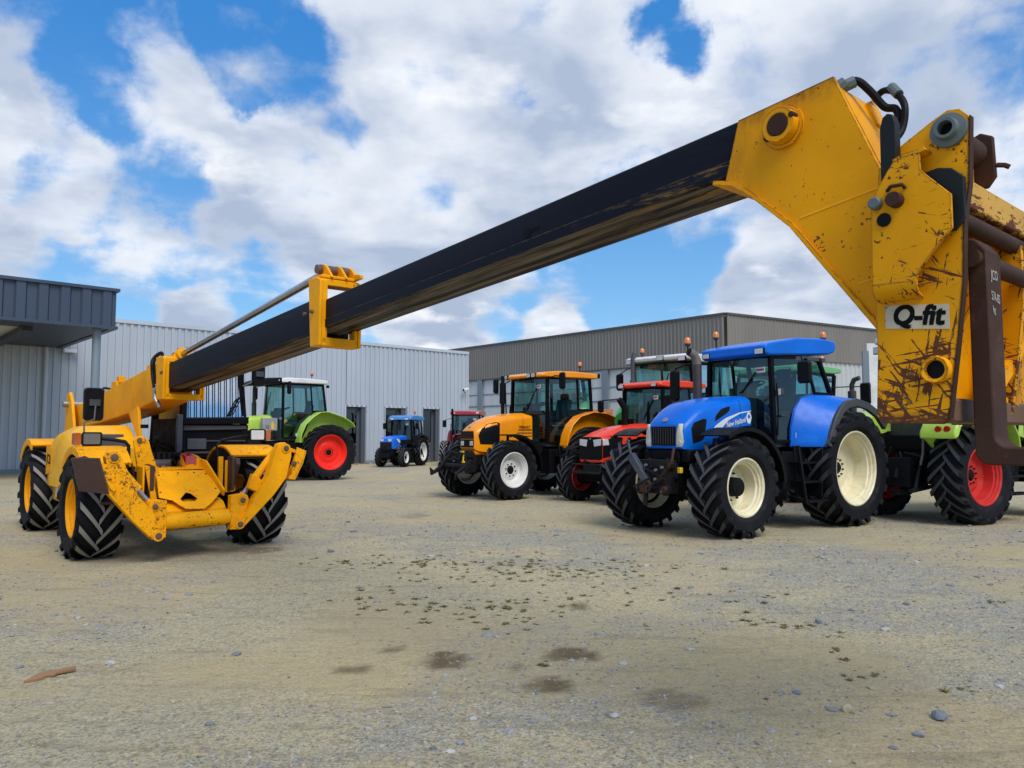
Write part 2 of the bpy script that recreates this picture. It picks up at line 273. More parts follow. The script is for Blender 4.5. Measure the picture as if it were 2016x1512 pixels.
# ------------------------------------------------------------------ mesh helpers
class MB:
    def __init__(s): s.v = []; s.f = []; s.mi = []; s.g = []
    def add(s, vs, fs, mi=0):
        o = len(s.v); s.g.append((o, len(s.f))); s.v += [tuple(map(float, p)) for p in vs]; s.f += [tuple(i + o for i in f) for f in fs]; s.mi += [mi] * len(fs); return s
    def box(s, c, d, rot=None, mi=0):
        h = [x / 2 for x in d]; vs = []
        for sx in (-1, 1):
            for sy in (-1, 1):
                for sz in (-1, 1):
                    p = Vector((sx * h[0], sy * h[1], sz * h[2]))
                    if rot is not None: p = rot @ p
                    vs.append(p + Vector(c))
        return s.add(vs, [(0, 1, 3, 2), (4, 6, 7, 5), (0, 4, 5, 1), (2, 3, 7, 6), (0, 2, 6, 4), (1, 5, 7, 3)], mi)
    def prism(s, pts, a0, a1, plane='xz', mi=0):
        """polygon in a plane, extruded along the third axis from a0 to a1"""
        def P(p, a): return {'xz': (p[0], a, p[1]), 'yz': (a, p[0], p[1]), 'xy': (p[0], p[1], a)}[plane]
        n = len(pts); vs = [P(p, a0) for p in pts] + [P(p, a1) for p in pts]
        fs = [tuple(range(n)), tuple(range(2 * n - 1, n - 1, -1))] + [(i, (i + 1) % n, n + (i + 1) % n, n + i) for i in range(n)]
        return s.add(vs, fs, mi)
    def loft(s, rings, close=True, caps=True, mi=0):
        n = len(rings[0]); vs = [p for r in rings for p in r]; fs = []
        for i in range(len(rings) - 1):
            for j in range(n if close else n - 1):
                k = (j + 1) % n; fs.append((i * n + j, i * n + k, (i + 1) * n + k, (i + 1) * n + j))
        if caps: fs += [tuple(range(n)), tuple(range((len(rings) - 1) * n, len(rings) * n))[::-1]]
        return s.add(vs, fs, mi)
    def tube(s, path, r, n=10, caps=True, mi=0, square=False):
        path = [Vector(p) for p in path]; rs = r if isinstance(r, (list, tuple)) else [r] * len(path)
        if square: n = 4
        rings = []; ref = None
        for i, p in enumerate(path):
            a = path[max(i - 1, 0)]; b = path[min(i + 1, len(path) - 1)]; d = (b - a).normalized()
            if ref is None:
                ref = Vector((0, 0, 1)) if abs(d.z) < 0.9 else Vector((1, 0, 0))
            u = (ref - d * ref.dot(d)).normalized(); w = d.cross(u); ref = u
            k = math.pi / 4 if square else 0; q = rs[i] * (1.414 if square else 1)
            rings.append([p + (u * math.cos(2 * math.pi * j / n + k) + w * math.sin(2 * math.pi * j / n + k)) * q for j in range(n)])
        return s.loft(rings, True, caps, mi)
    def lathe(s, prof, n=32, axis='y', c=(0, 0, 0), mi=0, close=False):
        c = Vector(c); rings = []
        for k in range(n):
            a = 2 * math.pi * k / n; ca, sa = math.cos(a), math.sin(a)
            rings.append([c + (Vector((r * ca, h, r * sa)) if axis == 'y' else Vector((r * ca, r * sa, h)) if axis == 'z' else Vector((h, r * ca, r * sa))) for r, h in prof])
        m = len(prof); vs = [p for r in rings for p in r]; fs = []
        for k in range(n):
            k2 = (k + 1) % n
            for j in range(m if close else m - 1):
                j2 = (j + 1) % m; fs.append((k * m + j, k2 * m + j, k2 * m + j2, k * m + j2))
        return s.add(vs, fs, mi)
    def shell(s, prof, y0, y1, th, mi=0):
        """bent sheet: a profile in x-z swept from y0 to y1, thickness th"""
        P = [Vector((p[0], p[1])) for p in prof]; inn = []
        for i, p in enumerate(P):
            d = (P[min(i + 1, len(P) - 1)] - P[max(i - 1, 0)]).normalized(); nn = Vector((-d.y, d.x))
            inn.append(p + nn * th)
        rings = [[(p.x, y0, p.y), (p.x, y1, p.y), (q.x, y1, q.y), (q.x, y0, q.y)] for p, q in zip(P, inn)]
        return s.loft(rings, True, True, mi)
    def disc(s, c, r, h, axis='y', n=20, mi=0):
        prof = [(0.0001, -h / 2), (r, -h / 2), (r, h / 2), (0.0001, h / 2)]
        return s.lathe(prof, n, axis, c, mi)
    def each(s, *a, **k):
        """every shape of the set as an object of its own"""
        out = []
        for i, (v0, f0) in enumerate(s.g):
            v1, f1 = s.g[i + 1] if i + 1 < len(s.g) else (len(s.v), len(s.f)); b = MB(); b.add(s.v[v0:v1], [tuple(j - v0 for j in f) for f in s.f[f0:f1]]); out.append(b.build(*a, **k))
        return out
    def build(s, name, mat, parent=None, bevel=0.0, smooth=35, seg=2, xf=None, label=None):
        me = bpy.data.meshes.new(name); me.from_pydata(s.v, [], s.f); me.validate(verbose=False)
        bm = bmesh.new(); bm.from_mesh(me); bmesh.ops.recalc_face_normals(bm, faces=bm.faces); bm.to_mesh(me); bm.free()
        if len(me.polygons) == len(s.mi): me.polygons.foreach_set('material_index', s.mi)
        for m in (mat if isinstance(mat, (list, tuple)) else [mat]): me.materials.append(m)
        if smooth:
            me.shade_smooth(); me.set_sharp_from_angle(angle=R(smooth))
        ob = bpy.data.objects.new(name, me); C.objects.link(ob)
        if xf is not None: ob.matrix_world = xf
        if parent is not None: ob.parent = parent
        if bevel > 0:
            b = ob.modifiers.new('bevel', 'BEVEL'); b.width = bevel; b.segments = seg; b.limit_method = 'ANGLE'; b.angle_limit = R(40); b.harden_normals = False
        if label: ob['label'] = label
        return ob
def cr(path, n=6):
    """smooth curve through the points"""
    P = [Vector(p) for p in path]; P = [P[0] * 2 - P[1]] + P + [P[-1] * 2 - P[-2]]; out = []
    for i in range(1, len(P) - 2):
        for k in range(n):
            u = k / n; a, b, c, d = P[i - 1:i + 3]; out.append(.5 * ((2 * b) + (c - a) * u + (2 * a - 5 * b + 4 * c - d) * u * u + (3 * b - a - 3 * c + d) * u ** 3))
    return out + [P[-2]]
def copy_ob(o, parent, dx=(0, 0, 0), mirror_y=False):
    c = o.copy(); C.objects.link(c); c.parent = parent; c.location = Vector(o.location) + Vector(dx); return c
def thing(name, label, cat, loc=(0, 0, 0), rz=0.0, group=None):
    o = bpy.data.objects.new(name, None); C.objects.link(o); o.empty_display_size = 0.2
    o.location = loc; o.rotation_euler = (0, 0, R(rz)); o['label'] = label; o['category'] = cat
    if group: o['group'] = group
    return o
def tag(o, label=None, cat=None, group=None, kind=None):
    if label: o['label'] = label
    if cat: o['category'] = cat
    if group: o['group'] = group
    if kind: o['kind'] = kind
    return o
def empty(name, parent, loc=(0, 0, 0), rot=(0, 0, 0)):
    o = bpy.data.objects.new(name, None); C.objects.link(o); o.parent = parent; o.location = loc; o.rotation_euler = rot; o.empty_display_size = 0.1; return o
def text(name, s, size, mat, parent, origin, ux, uz, bold=0.0, shear=0.0, depth=0.0015, conform=None, sx=1.0):
    """raised lettering: ux = reading direction, uz = up; conform(p) may move points onto a curved panel"""
    cu = bpy.data.curves.new(name, 'FONT'); cu.body = s; cu.size = size; cu.shear = shear; cu.extrude = depth; cu.align_x = 'CENTER'; cu.align_y = 'CENTER'
    ob = bpy.data.objects.new(name, cu); C.objects.link(ob)
    dg = bpy.context.evaluated_depsgraph_get(); me = bpy.data.meshes.new_from_object(ob.evaluated_get(dg)); bpy.data.objects.remove(ob)
    if bold:   # heavier strokes: the same letters again, a hair to each side
        bm = bmesh.new(); bm.from_mesh(me); g0 = list(bm.verts) + list(bm.edges) + list(bm.faces)
        for k, (ddx, ddy) in enumerate(((bold, 0), (0, bold), (bold, bold))):
            r_ = bmesh.ops.duplicate(bm, geom=g0); bmesh.ops.translate(bm, verts=[v for v in r_['geom'] if isinstance(v, bmesh.types.BMVert)], vec=(ddx, ddy, .00012 * (k + 1)))
        bm.to_mesh(me); bm.free()
    me.name = name; ux = Vector(ux).normalized(); uz = Vector(uz).normalized(); un = ux.cross(uz); o = Vector(origin)
    for v in me.vertices:
        p = o + ux * v.co.x * sx + uz * v.co.y + un * v.co.z
        v.co = conform(p) if conform else p
    me.materials.clear(); me.materials.append(mat)
    r = bpy.data.objects.new(name, me); C.objects.link(r); r.parent = parent
    return r

# ------------------------------------------------------------------ wheels
def wheel(parent, loc, Rw, w, rimR, rim_mat, side, lug_n=22, lug_h=0.045, lug_mat=None, hub='flat', hub_mat=None, dish=0.35, steer=0.0, lug_w=0.5, dphi=None, bolts=8):
    """a traction wheel about the y axis; side=+1 has its outer face towards +y"""
    e = empty('wheel', parent, loc, (0, 0, R(steer)))
    Rc = Rw - lug_h; s = Rc - rimR
    half = [(rimR, .36 * w), (rimR + .03, .40 * w), (rimR + .28 * s, .475 * w), (rimR + .6 * s, .5 * w), (Rc - .10 * s - .02, .485 * w), (Rc - .03, .44 * w), (Rc - .006, .34 * w), (Rc, .17 * w)]
    prof = half + [(Rc + .003, 0)] + [(r, -y) for r, y in half[::-1]]
    b = MB(); b.lathe(prof, 56, 'y', mi=0)
    dphi = dphi if dphi is not None else (2 * math.pi / lug_n) * 1.35
    def carc(y):
        ys = [h[1] for h in half[::-1]]; rs = [h[0] for h in half[::-1]]
        return float(np.interp(abs(y), [0] + ys[:6], [Rc] + rs[:6]))
    for sd in (-1, 1):
        for k in range(lug_n):
            ph0 = 2 * math.pi * (k + (0.5 if sd > 0 else 0)) / lug_n; rings = []
            for i in range(7):
                tt = i / 6
                if i < 6: y = (-.05 + .51 * (i / 5)) * w; rb = carc(y) - .004; rt = Rc + lug_h - (.006 if i == 5 else 0); 
                else: y = .497 * w; rb = Rc - .17 * s - .02; rt = Rc - .06 * s
                ph = ph0 + dphi * (min(tt * 7 / 6, 1.12) ** 0.9)
                hw = lug_w * (2 * math.pi / lug_n) * (0.30 if i == 0 else 0.26 + .10 * tt)
                hb = hw * 1.25; yy = y * sd
                if i == 6: q = .016
                pts = []
                for (rr, pp) in ((rb, ph - hb), (rt, ph - hw), (rt, ph + hw), (rb, ph + hb)):
                    yo = yy + (sd * .018 if i == 6 and rr == rt else 0)
                    pts.append((rr * math.cos(pp), yo, rr * math.sin(pp)))
                rings.append(pts)
            n0 = len(b.f); b.loft(rings, True, True, mi=0)
            for fi in range(n0, len(b.f)):
                # the worn top faces of the lug take the second material
                if (fi - n0) < 24 and (fi - n0) % 4 == 1 and (fi - n0) < 20: b.mi[fi] = 1
    b.build('tyre', [M['rubber'], lug_mat or M['lug']], e, smooth=32)
    rb = MB(); o = side; y0 = .40 * w; yd = y0 - dish * w
    rb.lathe([(rimR + .012, o * (y0 - .02)), (rimR + .016, o * y0), (rimR - .004, o * (y0 + .006)), (rimR - .022, o * (y0 - .012)), (rimR - .028, o * (y0 - .07 * w)), (rimR - .052, o * (y0 - .085 * w)), (rimR - .058, o * (y0 - .15 * w)), (rimR - .085, o * (y0 - .17 * w)), (rimR - .09, o * (y0 - .28 * w)),
              (rimR - .10, o * (yd + .01)), (rimR - .14, o * (yd - .005)), (rimR * .62, o * (yd - .02)), (rimR * .52, o * (yd + .005)), (rimR * .40, o * (yd + .015)), (0.001, o * (yd + .015))], 48)
    rb.lathe([(rimR + .012, -o * (y0 - .02)), (rimR - .012, -o * y0), (rimR - .05, -o * (y0 - .1)), (rimR - .06, o * (yd - .01))], 40)
    rim = rb.build('rim', rim_mat, e, smooth=30)
    hb = MB(); hm = hub_mat or M['chassis']
    if hub == 'drum':
        hb.lathe([(.001, o * (yd + .17)), (.07, o * (yd + .17)), (.085, o * (yd + .16)), (.125, o * (yd + .155)), (.14, o * (yd + .13)), (.145, o * (yd + .01))], 24)
        br = .20
    else:
        hb.lathe([(.001, o * (yd + .05)), (.06, o * (yd + .05)), (.08, o * (yd + .035)), (.10, o * (yd + .015))], 20); br = .145
    for k in range(bolts):
        a = 2 * math.pi * k / bolts + .2
        hb.disc((br * math.cos(a), o * (yd + .025), br * math.sin(a)), .016, .035, 'y', 6)
    hb.build('hub', hm, e, smooth=30)
    return e
# ------------------------------------------------------------------ ground: one sheet out to the horizon
def vnoise(x, y, f, seed):
    """smooth value noise on arrays"""
    r = np.random.default_rng(seed); g = r.random((64, 64)); X = x * f; Y = y * f
    xi = np.floor(X).astype(int); yi = np.floor(Y).astype(int); fx = X - xi; fy = Y - yi; fx = fx * fx * (3 - 2 * fx); fy = fy * fy * (3 - 2 * fy)
    G = lambda a, b: g[a % 64, b % 64]
    return (G(xi, yi) * (1 - fx) + G(xi + 1, yi) * fx) * (1 - fy) + (G(xi, yi + 1) * (1 - fx) + G(xi + 1, yi + 1) * fx) * fy
def ground_pt(px, py):
    d = pix_dir(px, py); return Vector((0, 0, HCAM)) + d * (-HCAM / d.z)
damp_spots = [(880, 1300, .16, .12, 1.0), (1128, 1292, .18, .10, 1.0), (1080, 1352, .16, .10, 1.0), (1320, 1380, .20, .12, .6), (690, 1318, .13, .07, .8), (775, 1281, .07, .06, .8), (1140, 1195, .12, .10, .8), (1010, 1317, .05, .04, .8),
              (520, 1083, .27, .2, .7), (815, 1016, .3, .3, .4)]
def ground_z(x, y):
    rise = np.clip((-(x + 3.5) * 0.6 + (y - 9.5) * 0.55) / 4.2, 0, 1); rise = rise * rise * (3 - 2 * rise)
    m = np.clip(1 - (np.hypot(x + 7.5, y - 12) - 3.5) / 5, 0, 1)
    return 0.075 * rise * m * m * (3 - 2 * m)
def make_ground():
    def axis(lo, hi, st, far_lo, far_hi, g=1.32):
        a = list(np.arange(lo, hi, st)); d = st
        while a[-1] < far_hi: d *= g; a.append(a[-1] + d)
        d = st
        while a[0] > far_lo: d *= g; a.insert(0, a[0] - d)
        return np.array(a)
    xs = axis(-11, 11, 0.075, -1500, 1500); ys = axis(2.0, 20, 0.075, -400, 2500)
    X, Y = np.meshgrid(xs, ys); near = np.clip((30 - np.hypot(X, Y)) / 12, 0, 1)
    Z = ground_z(X, Y) + near * (0.022 * (vnoise(X, Y, .55, 1) - .5) + 0.012 * (vnoise(X, Y, 1.7, 2) - .5) + 0.011 * (vnoise(X, Y, 5.1, 3) - .5) + 0.007 * (vnoise(X, Y, 11.3, 4) - .5))
    nx, ny = len(xs), len(ys); co = np.stack([X, Y, Z], -1).reshape(-1, 3)
    i = np.arange((ny - 1) * (nx - 1)); r, c = i // (nx - 1), i % (nx - 1); a = r * nx + c
    me = bpy.data.meshes.new('ground'); me.vertices.add(len(co)); me.vertices.foreach_set('co', co.ravel())
    fs = np.stack([a, a + 1, a + nx + 1, a + nx], 1); me.loops.add(fs.size); me.loops.foreach_set('vertex_index', fs.ravel().astype(np.int32))
    me.polygons.add(len(fs)); me.polygons.foreach_set('loop_start', (np.arange(len(fs)) * 4).astype(np.int32)); me.update(); me.shade_smooth()
    damp = np.zeros(X.shape); wob = 0.5 * vnoise(X, Y, 9, 9) + .5 * vnoise(X, Y, 4, 10)
    for px, py, rx, ry, k in damp_spots:
        g = ground_pt(px, py); q = np.hypot((X - g.x) / rx, (Y - g.y) / (ry * 1.5)) + (wob - .5) * 1.0
        damp = np.maximum(damp, k * np.clip((1.0 - q) / .22, 0, 1))
    rock = np.clip((vnoise(X, Y, .42, 21) * .45 + vnoise(X, Y, 1.1, 22) * .3 + vnoise(X, Y, 3.1, 23) * .25 - .47) * 6.5, 0, 1)
    at = me.attributes.new('damp', 'FLOAT', 'POINT'); at.data.foreach_set('value', damp.ravel().astype(np.float32))
    at = me.attributes.new('rock', 'FLOAT', 'POINT'); at.data.foreach_set('value', rock.ravel().astype(np.float32))
    m, t, b, o = base_mat('gravel_ground')
    ga = t.new('ShaderNodeAttribute', attribute_name='damp').outputs['Fac']; ra = t.new('ShaderNodeAttribute', attribute_name='rock').outputs['Fac']
    big = t.noise(o, 0.16, 6, 0.6, 0.4); mid = t.noise(o, 0.9, 8, 0.62, 0.2); fine = t.noise(o, 14, 8, 0.7); fin2 = t.noise(o, 60, 6, 0.7)
    c = t.mix(t.ramp(mid, .36, .62), (0.47, 0.415, 0.275), (0.39, 0.365, 0.275))
    c = t.mix(t.ramp(big, .42, .58, 0, .95), c, (0.48, 0.42, 0.265))
    c = t.mix(t.math('MULTIPLY', ra, t.ramp(t.noise(o, 2.6, 6, .6), .3, .6)), c, (0.315, 0.325, 0.325))
    c = t.mix(t.ramp(t.noise(t.mapping(o, (1, 1, 1), (0, 0, 0), (4, 9, 0)), .55, 5, .6), .56, .72, 0, .5), c, (0.43, 0.34, 0.20))
    # small broken stones: cells of slightly different greys and tans
    for sc, lo, hi, amt in ((52, .26, .50, .9), (120, .30, .50, .75), (24, .16, .34, .85)):
        vo = t.new('ShaderNodeTexVoronoi'); vo.inputs['Scale'].default_value = sc; vo.inputs['Randomness'].default_value = 1.0
        wv = t.vmath('ADD', o, t.vmath('MULTIPLY', t.noise(o, sc * .9, 3, .6, out=1), (1.1 / sc, 1.1 / sc, 0))); t.put(vo.inputs['Vector'], wv)
        s3 = t.new('ShaderNodeSeparateXYZ'); t.put(s3.inputs[0], vo.outputs['Color'])
        pick = t.ramp(t.math('ADD', s3.outputs[0], t.math('MULTIPLY', ra, -.20)), lo + .02, lo, 0, 1)
        body = t.ramp(vo.outputs['Distance'], .62, .42, 0, 1)
        sc_c = t.mix(s3.outputs[1], (0.24, 0.25, 0.265), (0.42, 0.40, 0.345)); sc_c = t.mix(t.ramp(s3.outputs[2], .80, .9, 0, .6), sc_c, (0.44, 0.32, 0.18))
        c = t.mix(t.math('MULTIPLY', t.math('MULTIPLY', pick, body), amt), c, sc_c)
        rim = t.math('MULTIPLY', pick, t.ramp(vo.outputs['Distance'], .50, .66, 0, 1)); rim = t.math('MULTIPLY', rim, t.ramp(vo.outputs['Distance'], .85, .7, 0, 1))
        c = t.mix(t.math('MULTIPLY', rim, .50), c, (0.13, 0.115, 0.085))  # dark ring round each stone: shade of the gaps painted into the colour
    c = t.mix(t.ramp(fine, .34, .48, .65, 0), c, (0.21, 0.18, 0.12)); c = t.mix(t.ramp(fin2, .38, .47, .7, 0), c, (0.15, 0.13, 0.09)); c = t.mix(t.ramp(fin2, .52, .66, 0, .75), c, (0.58, 0.53, 0.42)); f3 = t.noise(o, 26, 6, .75); c = t.mix(t.ramp(f3, .54, .68, 0, .7), c, (0.54, 0.50, 0.40))
    sand = t.noise(t.mapping(o, (1, 1, 1), (0, 0, 0), (11, 3, 0)), .28, 5, .6, .6); c = t.mix(t.ramp(sand, .48, .60, 0, .6), c, t.mix(fine, (0.34, 0.275, 0.16), (0.50, 0.42, 0.27)))
    rut = t.noise(t.mapping(o, (.5, 3.2, 1), (0, 0, .5)), 1.6, 6, .65); c = t.mix(t.ramp(rut, .34, .46, .35, 0), c, (0.20, 0.175, 0.12))
    c = t.vmath('MULTIPLY', c, (1.19, 1.13, 0.98))
    dk = t.math('MULTIPLY', ga, t.ramp(t.noise(o, 9, 6, .65), .30, .55, .55, 1))
    c = t.mix(t.math('MULTIPLY', dk, .88), c, (0.125, 0.083, 0.036))
    t.put(b.inputs['Base Color'], c); t.put(b.inputs['Roughness'], t.ramp(dk, 0, 1, .95, .75, False)); b.inputs['Specular IOR Level'].default_value = 0.2
    h = t.math('ADD', t.math('MULTIPLY', fine, .7), t.math('ADD', t.math('MULTIPLY', fin2, .35), t.math('MULTIPLY', t.noise(o, 4.2, 6, .6), 1.2)))
    bn = t.new('ShaderNodeBump'); bn.inputs['Strength'].default_value = 1.0; bn.inputs['Distance'].default_value = 0.035; t.put(bn.inputs['Height'], h); t.l.new(bn.outputs[0], b.inputs['Normal'])
    me.materials.append(m); g = bpy.data.objects.new('ground', me); C.objects.link(g); tag(g, kind='structure')
make_ground()

def attr_mat(name, rough=0.85):
    m, t, b, o = base_mat(name); a = t.new('ShaderNodeAttribute', attribute_name='tint')
    t.put(b.inputs['Base Color'], t.mix(t.noise(o, 30, 5, .6), a.outputs['Color'], t.vmath('MULTIPLY', a.outputs['Color'], (.7, .7, .7))))
    b.inputs['Roughness'].default_value = rough; b.inputs['Specular IOR Level'].default_value = 0.25; return m
def soup(name, V, F, col, mat):
    me = bpy.data.meshes.new(name); me.from_pydata(V.tolist(), [], F.tolist())
    at = me.attributes.new('tint', 'FLOAT_COLOR', 'POINT'); at.data.foreach_set('color', np.concatenate([col, np.ones((len(col), 1))], 1).ravel().astype(np.float32))
    me.materials.append(mat); ob = bpy.data.objects.new(name, me); C.objects.link(ob); return ob
def gz_full(x, y):
    near = np.clip((30 - np.hypot(x, y)) / 12, 0, 1)
    return ground_z(x, y) + near * (0.022 * (vnoise(x, y, .55, 1) - .5) + 0.012 * (vnoise(x, y, 1.7, 2) - .5) + 0.011 * (vnoise(x, y, 5.1, 3) - .5) + 0.007 * (vnoise(x, y, 11.3, 4) - .5))
def make_gravel():
    bm = bmesh.new(); bmesh.ops.create_icosphere(bm, subdivisions=1, radius=1.0); iv = np.array([v.co[:] for v in bm.verts]); iF = np.array([[v.index for v in f.verts] for f in bm.faces]); bm.free()
    bx = np.array([[x, y, z] for x in (-1, 1) for y in (-1, 1) for z in (-1, 1)], float); n = 48000
    Y = 2.4 + 20 * rng.random(n) ** 1.9; X = (rng.random(n) - .5) * (1.5 * Y + 1.2)
    rock = vnoise(X, Y, .42, 21) * .45 + vnoise(X, Y, 1.1, 22) * .3 + vnoise(X, Y, 3.1, 23) * .25; keep = rng.random(n) < np.clip((rock - .38) * 4.0, .05, 1); X, Y = X[keep], Y[keep]; n = len(X)
    big = rng.random(n); S = (.004 + .010 * rng.random(n) ** 2 + np.where(big > .975, .008 + .020 * rng.random(n) ** 1.6, 0)) * np.clip(.55 + Y / 9, .8, 1.6)
    Vs, Fs, Cs = [], [], []; pal = np.array([[.27, .28, .295], [.33, .33, .325], [.42, .41, .39], [.38, .33, .24], [.19, .20, .215], [.47, .45, .41], [.42, .33, .20]])
    w = np.array([.24, .22, .16, .18, .1, .06, .04]); pi = rng.choice(len(pal), n, p=w); Z = gz_full(X, Y)
    for i in range(n):
        v = iv * (1 + .45 * (rng.random((len(iv), 1)) - .5)); v = v * np.array([1, .55 + .5 * rng.random(), .28 + .25 * rng.random()]) * S[i]
        a = rng.random() * 6.283; ca, sa = math.cos(a), math.sin(a); tl = (rng.random() - .5) * .5
        x = v[:, 0] * ca - v[:, 1] * sa; y = v[:, 0] * sa + v[:, 1] * ca; z = v[:, 2] + tl * v[:, 0]
        Fs.append(iF + len(iv) * i); Vs.append(np.stack([x + X[i], y + Y[i], z + Z[i] + S[i] * .10], 1)); Cs.append(np.repeat((pal[pi[i]] * (.8 + .4 * rng.random()))[None], len(iv), 0))
    ob = soup('gravel', np.concatenate(Vs), np.concatenate(Fs), np.concatenate(Cs), attr_mat('loose_stones')); tag(ob, 'loose grey and tan stone chips scattered over the yard', kind='stuff')
make_gravel()
def make_weeds():
    """low tufts: patches measured on the yard"""
    P = []
    for px, py, n, sx, sy in ((740, 1108, 46, .6, .3), (870, 1105, 40, .7, .3), (1040, 1120, 60, .8, .4), (1075, 1128, 44, .6, .35), (1150, 1112, 26, .5, .3), (820, 1185, 34, .7, .3), (930, 1195, 34, .7, .35), (1000, 1210, 24, .6, .3), (900, 1145, 24, .9, .4), (1250, 1170, 10, .9, .3), (1390, 1185, 8, .5, .25), (1120, 1180, 10, .8, .3)):
        g = ground_pt(px, py)
        for _ in range(n): P.append((g.x + rng.normal() * sx, g.y + rng.normal() * sy, rng.uniform(.022, .062) * rng.uniform(.6, 1)))
    for px, py in ((1480, 1228), (1520, 1224), (1560, 1236), (1605, 1237), (1655, 1254), (1635, 1280), (1648, 1296), (1700, 1328), (1715, 1333), (1052, 1306), (1052, 1212), (1910, 1362), (1622, 1100), (1962, 1185), (1440, 1188), (1345, 1160)):
        g = ground_pt(px, py)
        for _ in range(3): P.append((g.x + rng.normal() * .06, g.y + rng.normal() * .05, rng.uniform(.018, .045)))
    # dry grass along the foot of the grey wall
    for _ in range(260):
        tt = rng.uniform(8, 23.5); q = wall_pt(tt, 0, .25 + abs(rng.normal()) * .45); P.append((q.x, q.y, rng.uniform(.05, .14)))
    V, F, Cc = [], [], []
    for x, y, s in P:
        far = y > 25; z0 = float(gz_full(np.array([x]), np.array([y]))[0]); base = np.array([.15, .14, .035]) if far else np.array([.105, .10, .03]) * rng.uniform(1.0, 1.9) + np.array([.03, .015, 0]) * rng.random()
        if far and rng.random() < .6: base = np.array([.38, .30, .14])
        for _ in range(16):
            a = rng.random() * 6.283; l = s * rng.uniform(.5, 1.1); h = s * rng.uniform(.08, .35); r0 = s * .3 * rng.random(); w = s * .12
            d = np.array([math.cos(a), math.sin(a), 0]); p = np.array([-d[1], d[0], 0]); o = np.array([x, y, z0]) + d * r0; k = len(V)
            V += [o - p * w, o + p * w, o + d * l * .6 + np.array([0, 0, h]) + p * w * .7, o + d * l * .6 + np.array([0, 0, h]) - p * w * .7, o + d * l + np.array([0, 0, h * .7])]
            F += [(k, k + 1, k + 2), (k, k + 2, k + 3), (k + 3, k + 2, k + 4)]; Cc += [base * rng.uniform(.8, 1.2)] * 5
    ob = soup('weeds', np.array(V), np.array(F), np.array(Cc), attr_mat('weed_leaves', .7)); tag(ob, 'sparse low green weeds growing in the gravel', kind='stuff')

# ------------------------------------------------------------------ grey steel warehouse (plane: base point + t along the wall)
WO = Vector((-20.2, 30.2, 0)); WD = Vector((.739, .674, 0)).normalized(); WN = Vector((WD.y, -WD.x, 0))   # WN faces the yard
def wall_pt(tt, z, out=0.0): return WO + WD * tt + WN * out + Vector((0, 0, z))
def wall_t(px, off=0.0):
    d = pix_dir(px, 857); o = WO + WN * off   # solve (o + t WD) on the vertical plane of the pixel column
    return (d.x * o.y - d.y * o.x) / (WD.x * d.y - WD.y * d.x)
def clad(b, P, t0, t1, z0, z1, mod=.29, dep=.05, gaps=(.05, .063, .185, .198)):
    """trapezoidal sheet: P(t, z, out)"""
    pr = []; k = math.floor(t0 / mod) * mod
    while k < t1 + mod:
        for f, o in ((0, 0), (gaps[0], 0), (gaps[1], 1), (gaps[2], 1), (gaps[3], 0)): pr.append((k + f, o * dep))
        k += mod
    pr = [(a, o) for a, o in pr if t0 <= a <= t1]; pr = [(t0, pr[0][1])] + pr + [(t1, pr[-1][1])]
    vs = []; fs = []
    for a, o in pr: vs += [P(a, z0, o), P(a, z1, o)]
    for i in range(len(pr) - 1):
        if pr[i + 1][0] - pr[i][0] > 1e-5: fs.append((2 * i, 2 * i + 2, 2 * i + 3, 2 * i + 1))
    b.add(vs, fs)
def steel_mat(name, col, rough=.45, var=.06):
    m, t, b, o = base_mat(name); n = t.noise(t.mapping(o, (1, 1, .12)), .8, 6, .6); n2 = t.noise(o, .25, 4, .6)
    c = t.mix(t.ramp(n, .3, .7), scale(col, 1 - var), scale(col, 1 + var)); c = t.mix(t.ramp(n2, .35, .7, 0, .35), c, scale(col, .86))
    st = t.noise(t.mapping(o, (9, 9, .35)), 1, 6, .7); c = t.mix(t.ramp(st, .60, .76, 0, .35), c, scale(col, .6))
    t.put(b.inputs['Base Color'], c); b.inputs['Roughness'].default_value = rough; b.inputs['Metallic'].default_value = .15; return m
wgrey = steel_mat('light_grey_cladding', (0.46, 0.50, 0.56)); wtrim = steel_mat('pale_trim', (0.52, 0.56, 0.62)); wdark = steel_mat('slate_blue_cladding', (0.046, 0.066, 0.105)); wdoor = steel_mat('door_blue_grey', (0.085, 0.095, 0.115), .4)
wsteel = steel_mat('galvanised_column', (0.22, 0.27, 0.32)); wwhite = steel_mat('soffit_white', (0.60, 0.60, 0.54)); shade_in = paint('interior_shade', (0.010, 0.011, 0.014), .7, dirt=.1)
TEND = wall_t(920); WH = 6.4
gh = thing('warehouse', 'light grey corrugated steel warehouse with dark blue door openings behind the yard', 'building', wall_pt(8, 0))
def bw(b, *a, **k):
    p = k.pop('parent', gh); ob = b.build(*a, parent=p, **k); q = p; o = Vector((0, 0, 0))
    while q is not None: o += q.location; q = q.parent
    ob.location = -o; return ob      # vertices are written in world coordinates
b = MB(); doors = [(wall_t(680), wall_t(719)), (wall_t(758), wall_t(798)), (wall_t(832), wall_t(864))]; DH = 3.02; tprev = -14.0
for d0, d1 in doors:
    clad(b, wall_pt, tprev, d0, 0, WH); clad(b, wall_pt, d0, d1, DH, WH); tprev = d1
clad(b, wall_pt, tprev, TEND, 0, WH)
q0, q1 = wall_pt(TEND, 0), wall_pt(TEND, WH); back = -WN * 24
b.add([q0, q1, q1 + back, q0 + back], [(0, 1, 2, 3)]); q2, q3 = wall_pt(-14, 0), wall_pt(-14, WH); b.add([q2, q3, q3 + back, q2 + back], [(0, 1, 2, 3)])
bw(b, 'wall', wgrey, smooth=0)
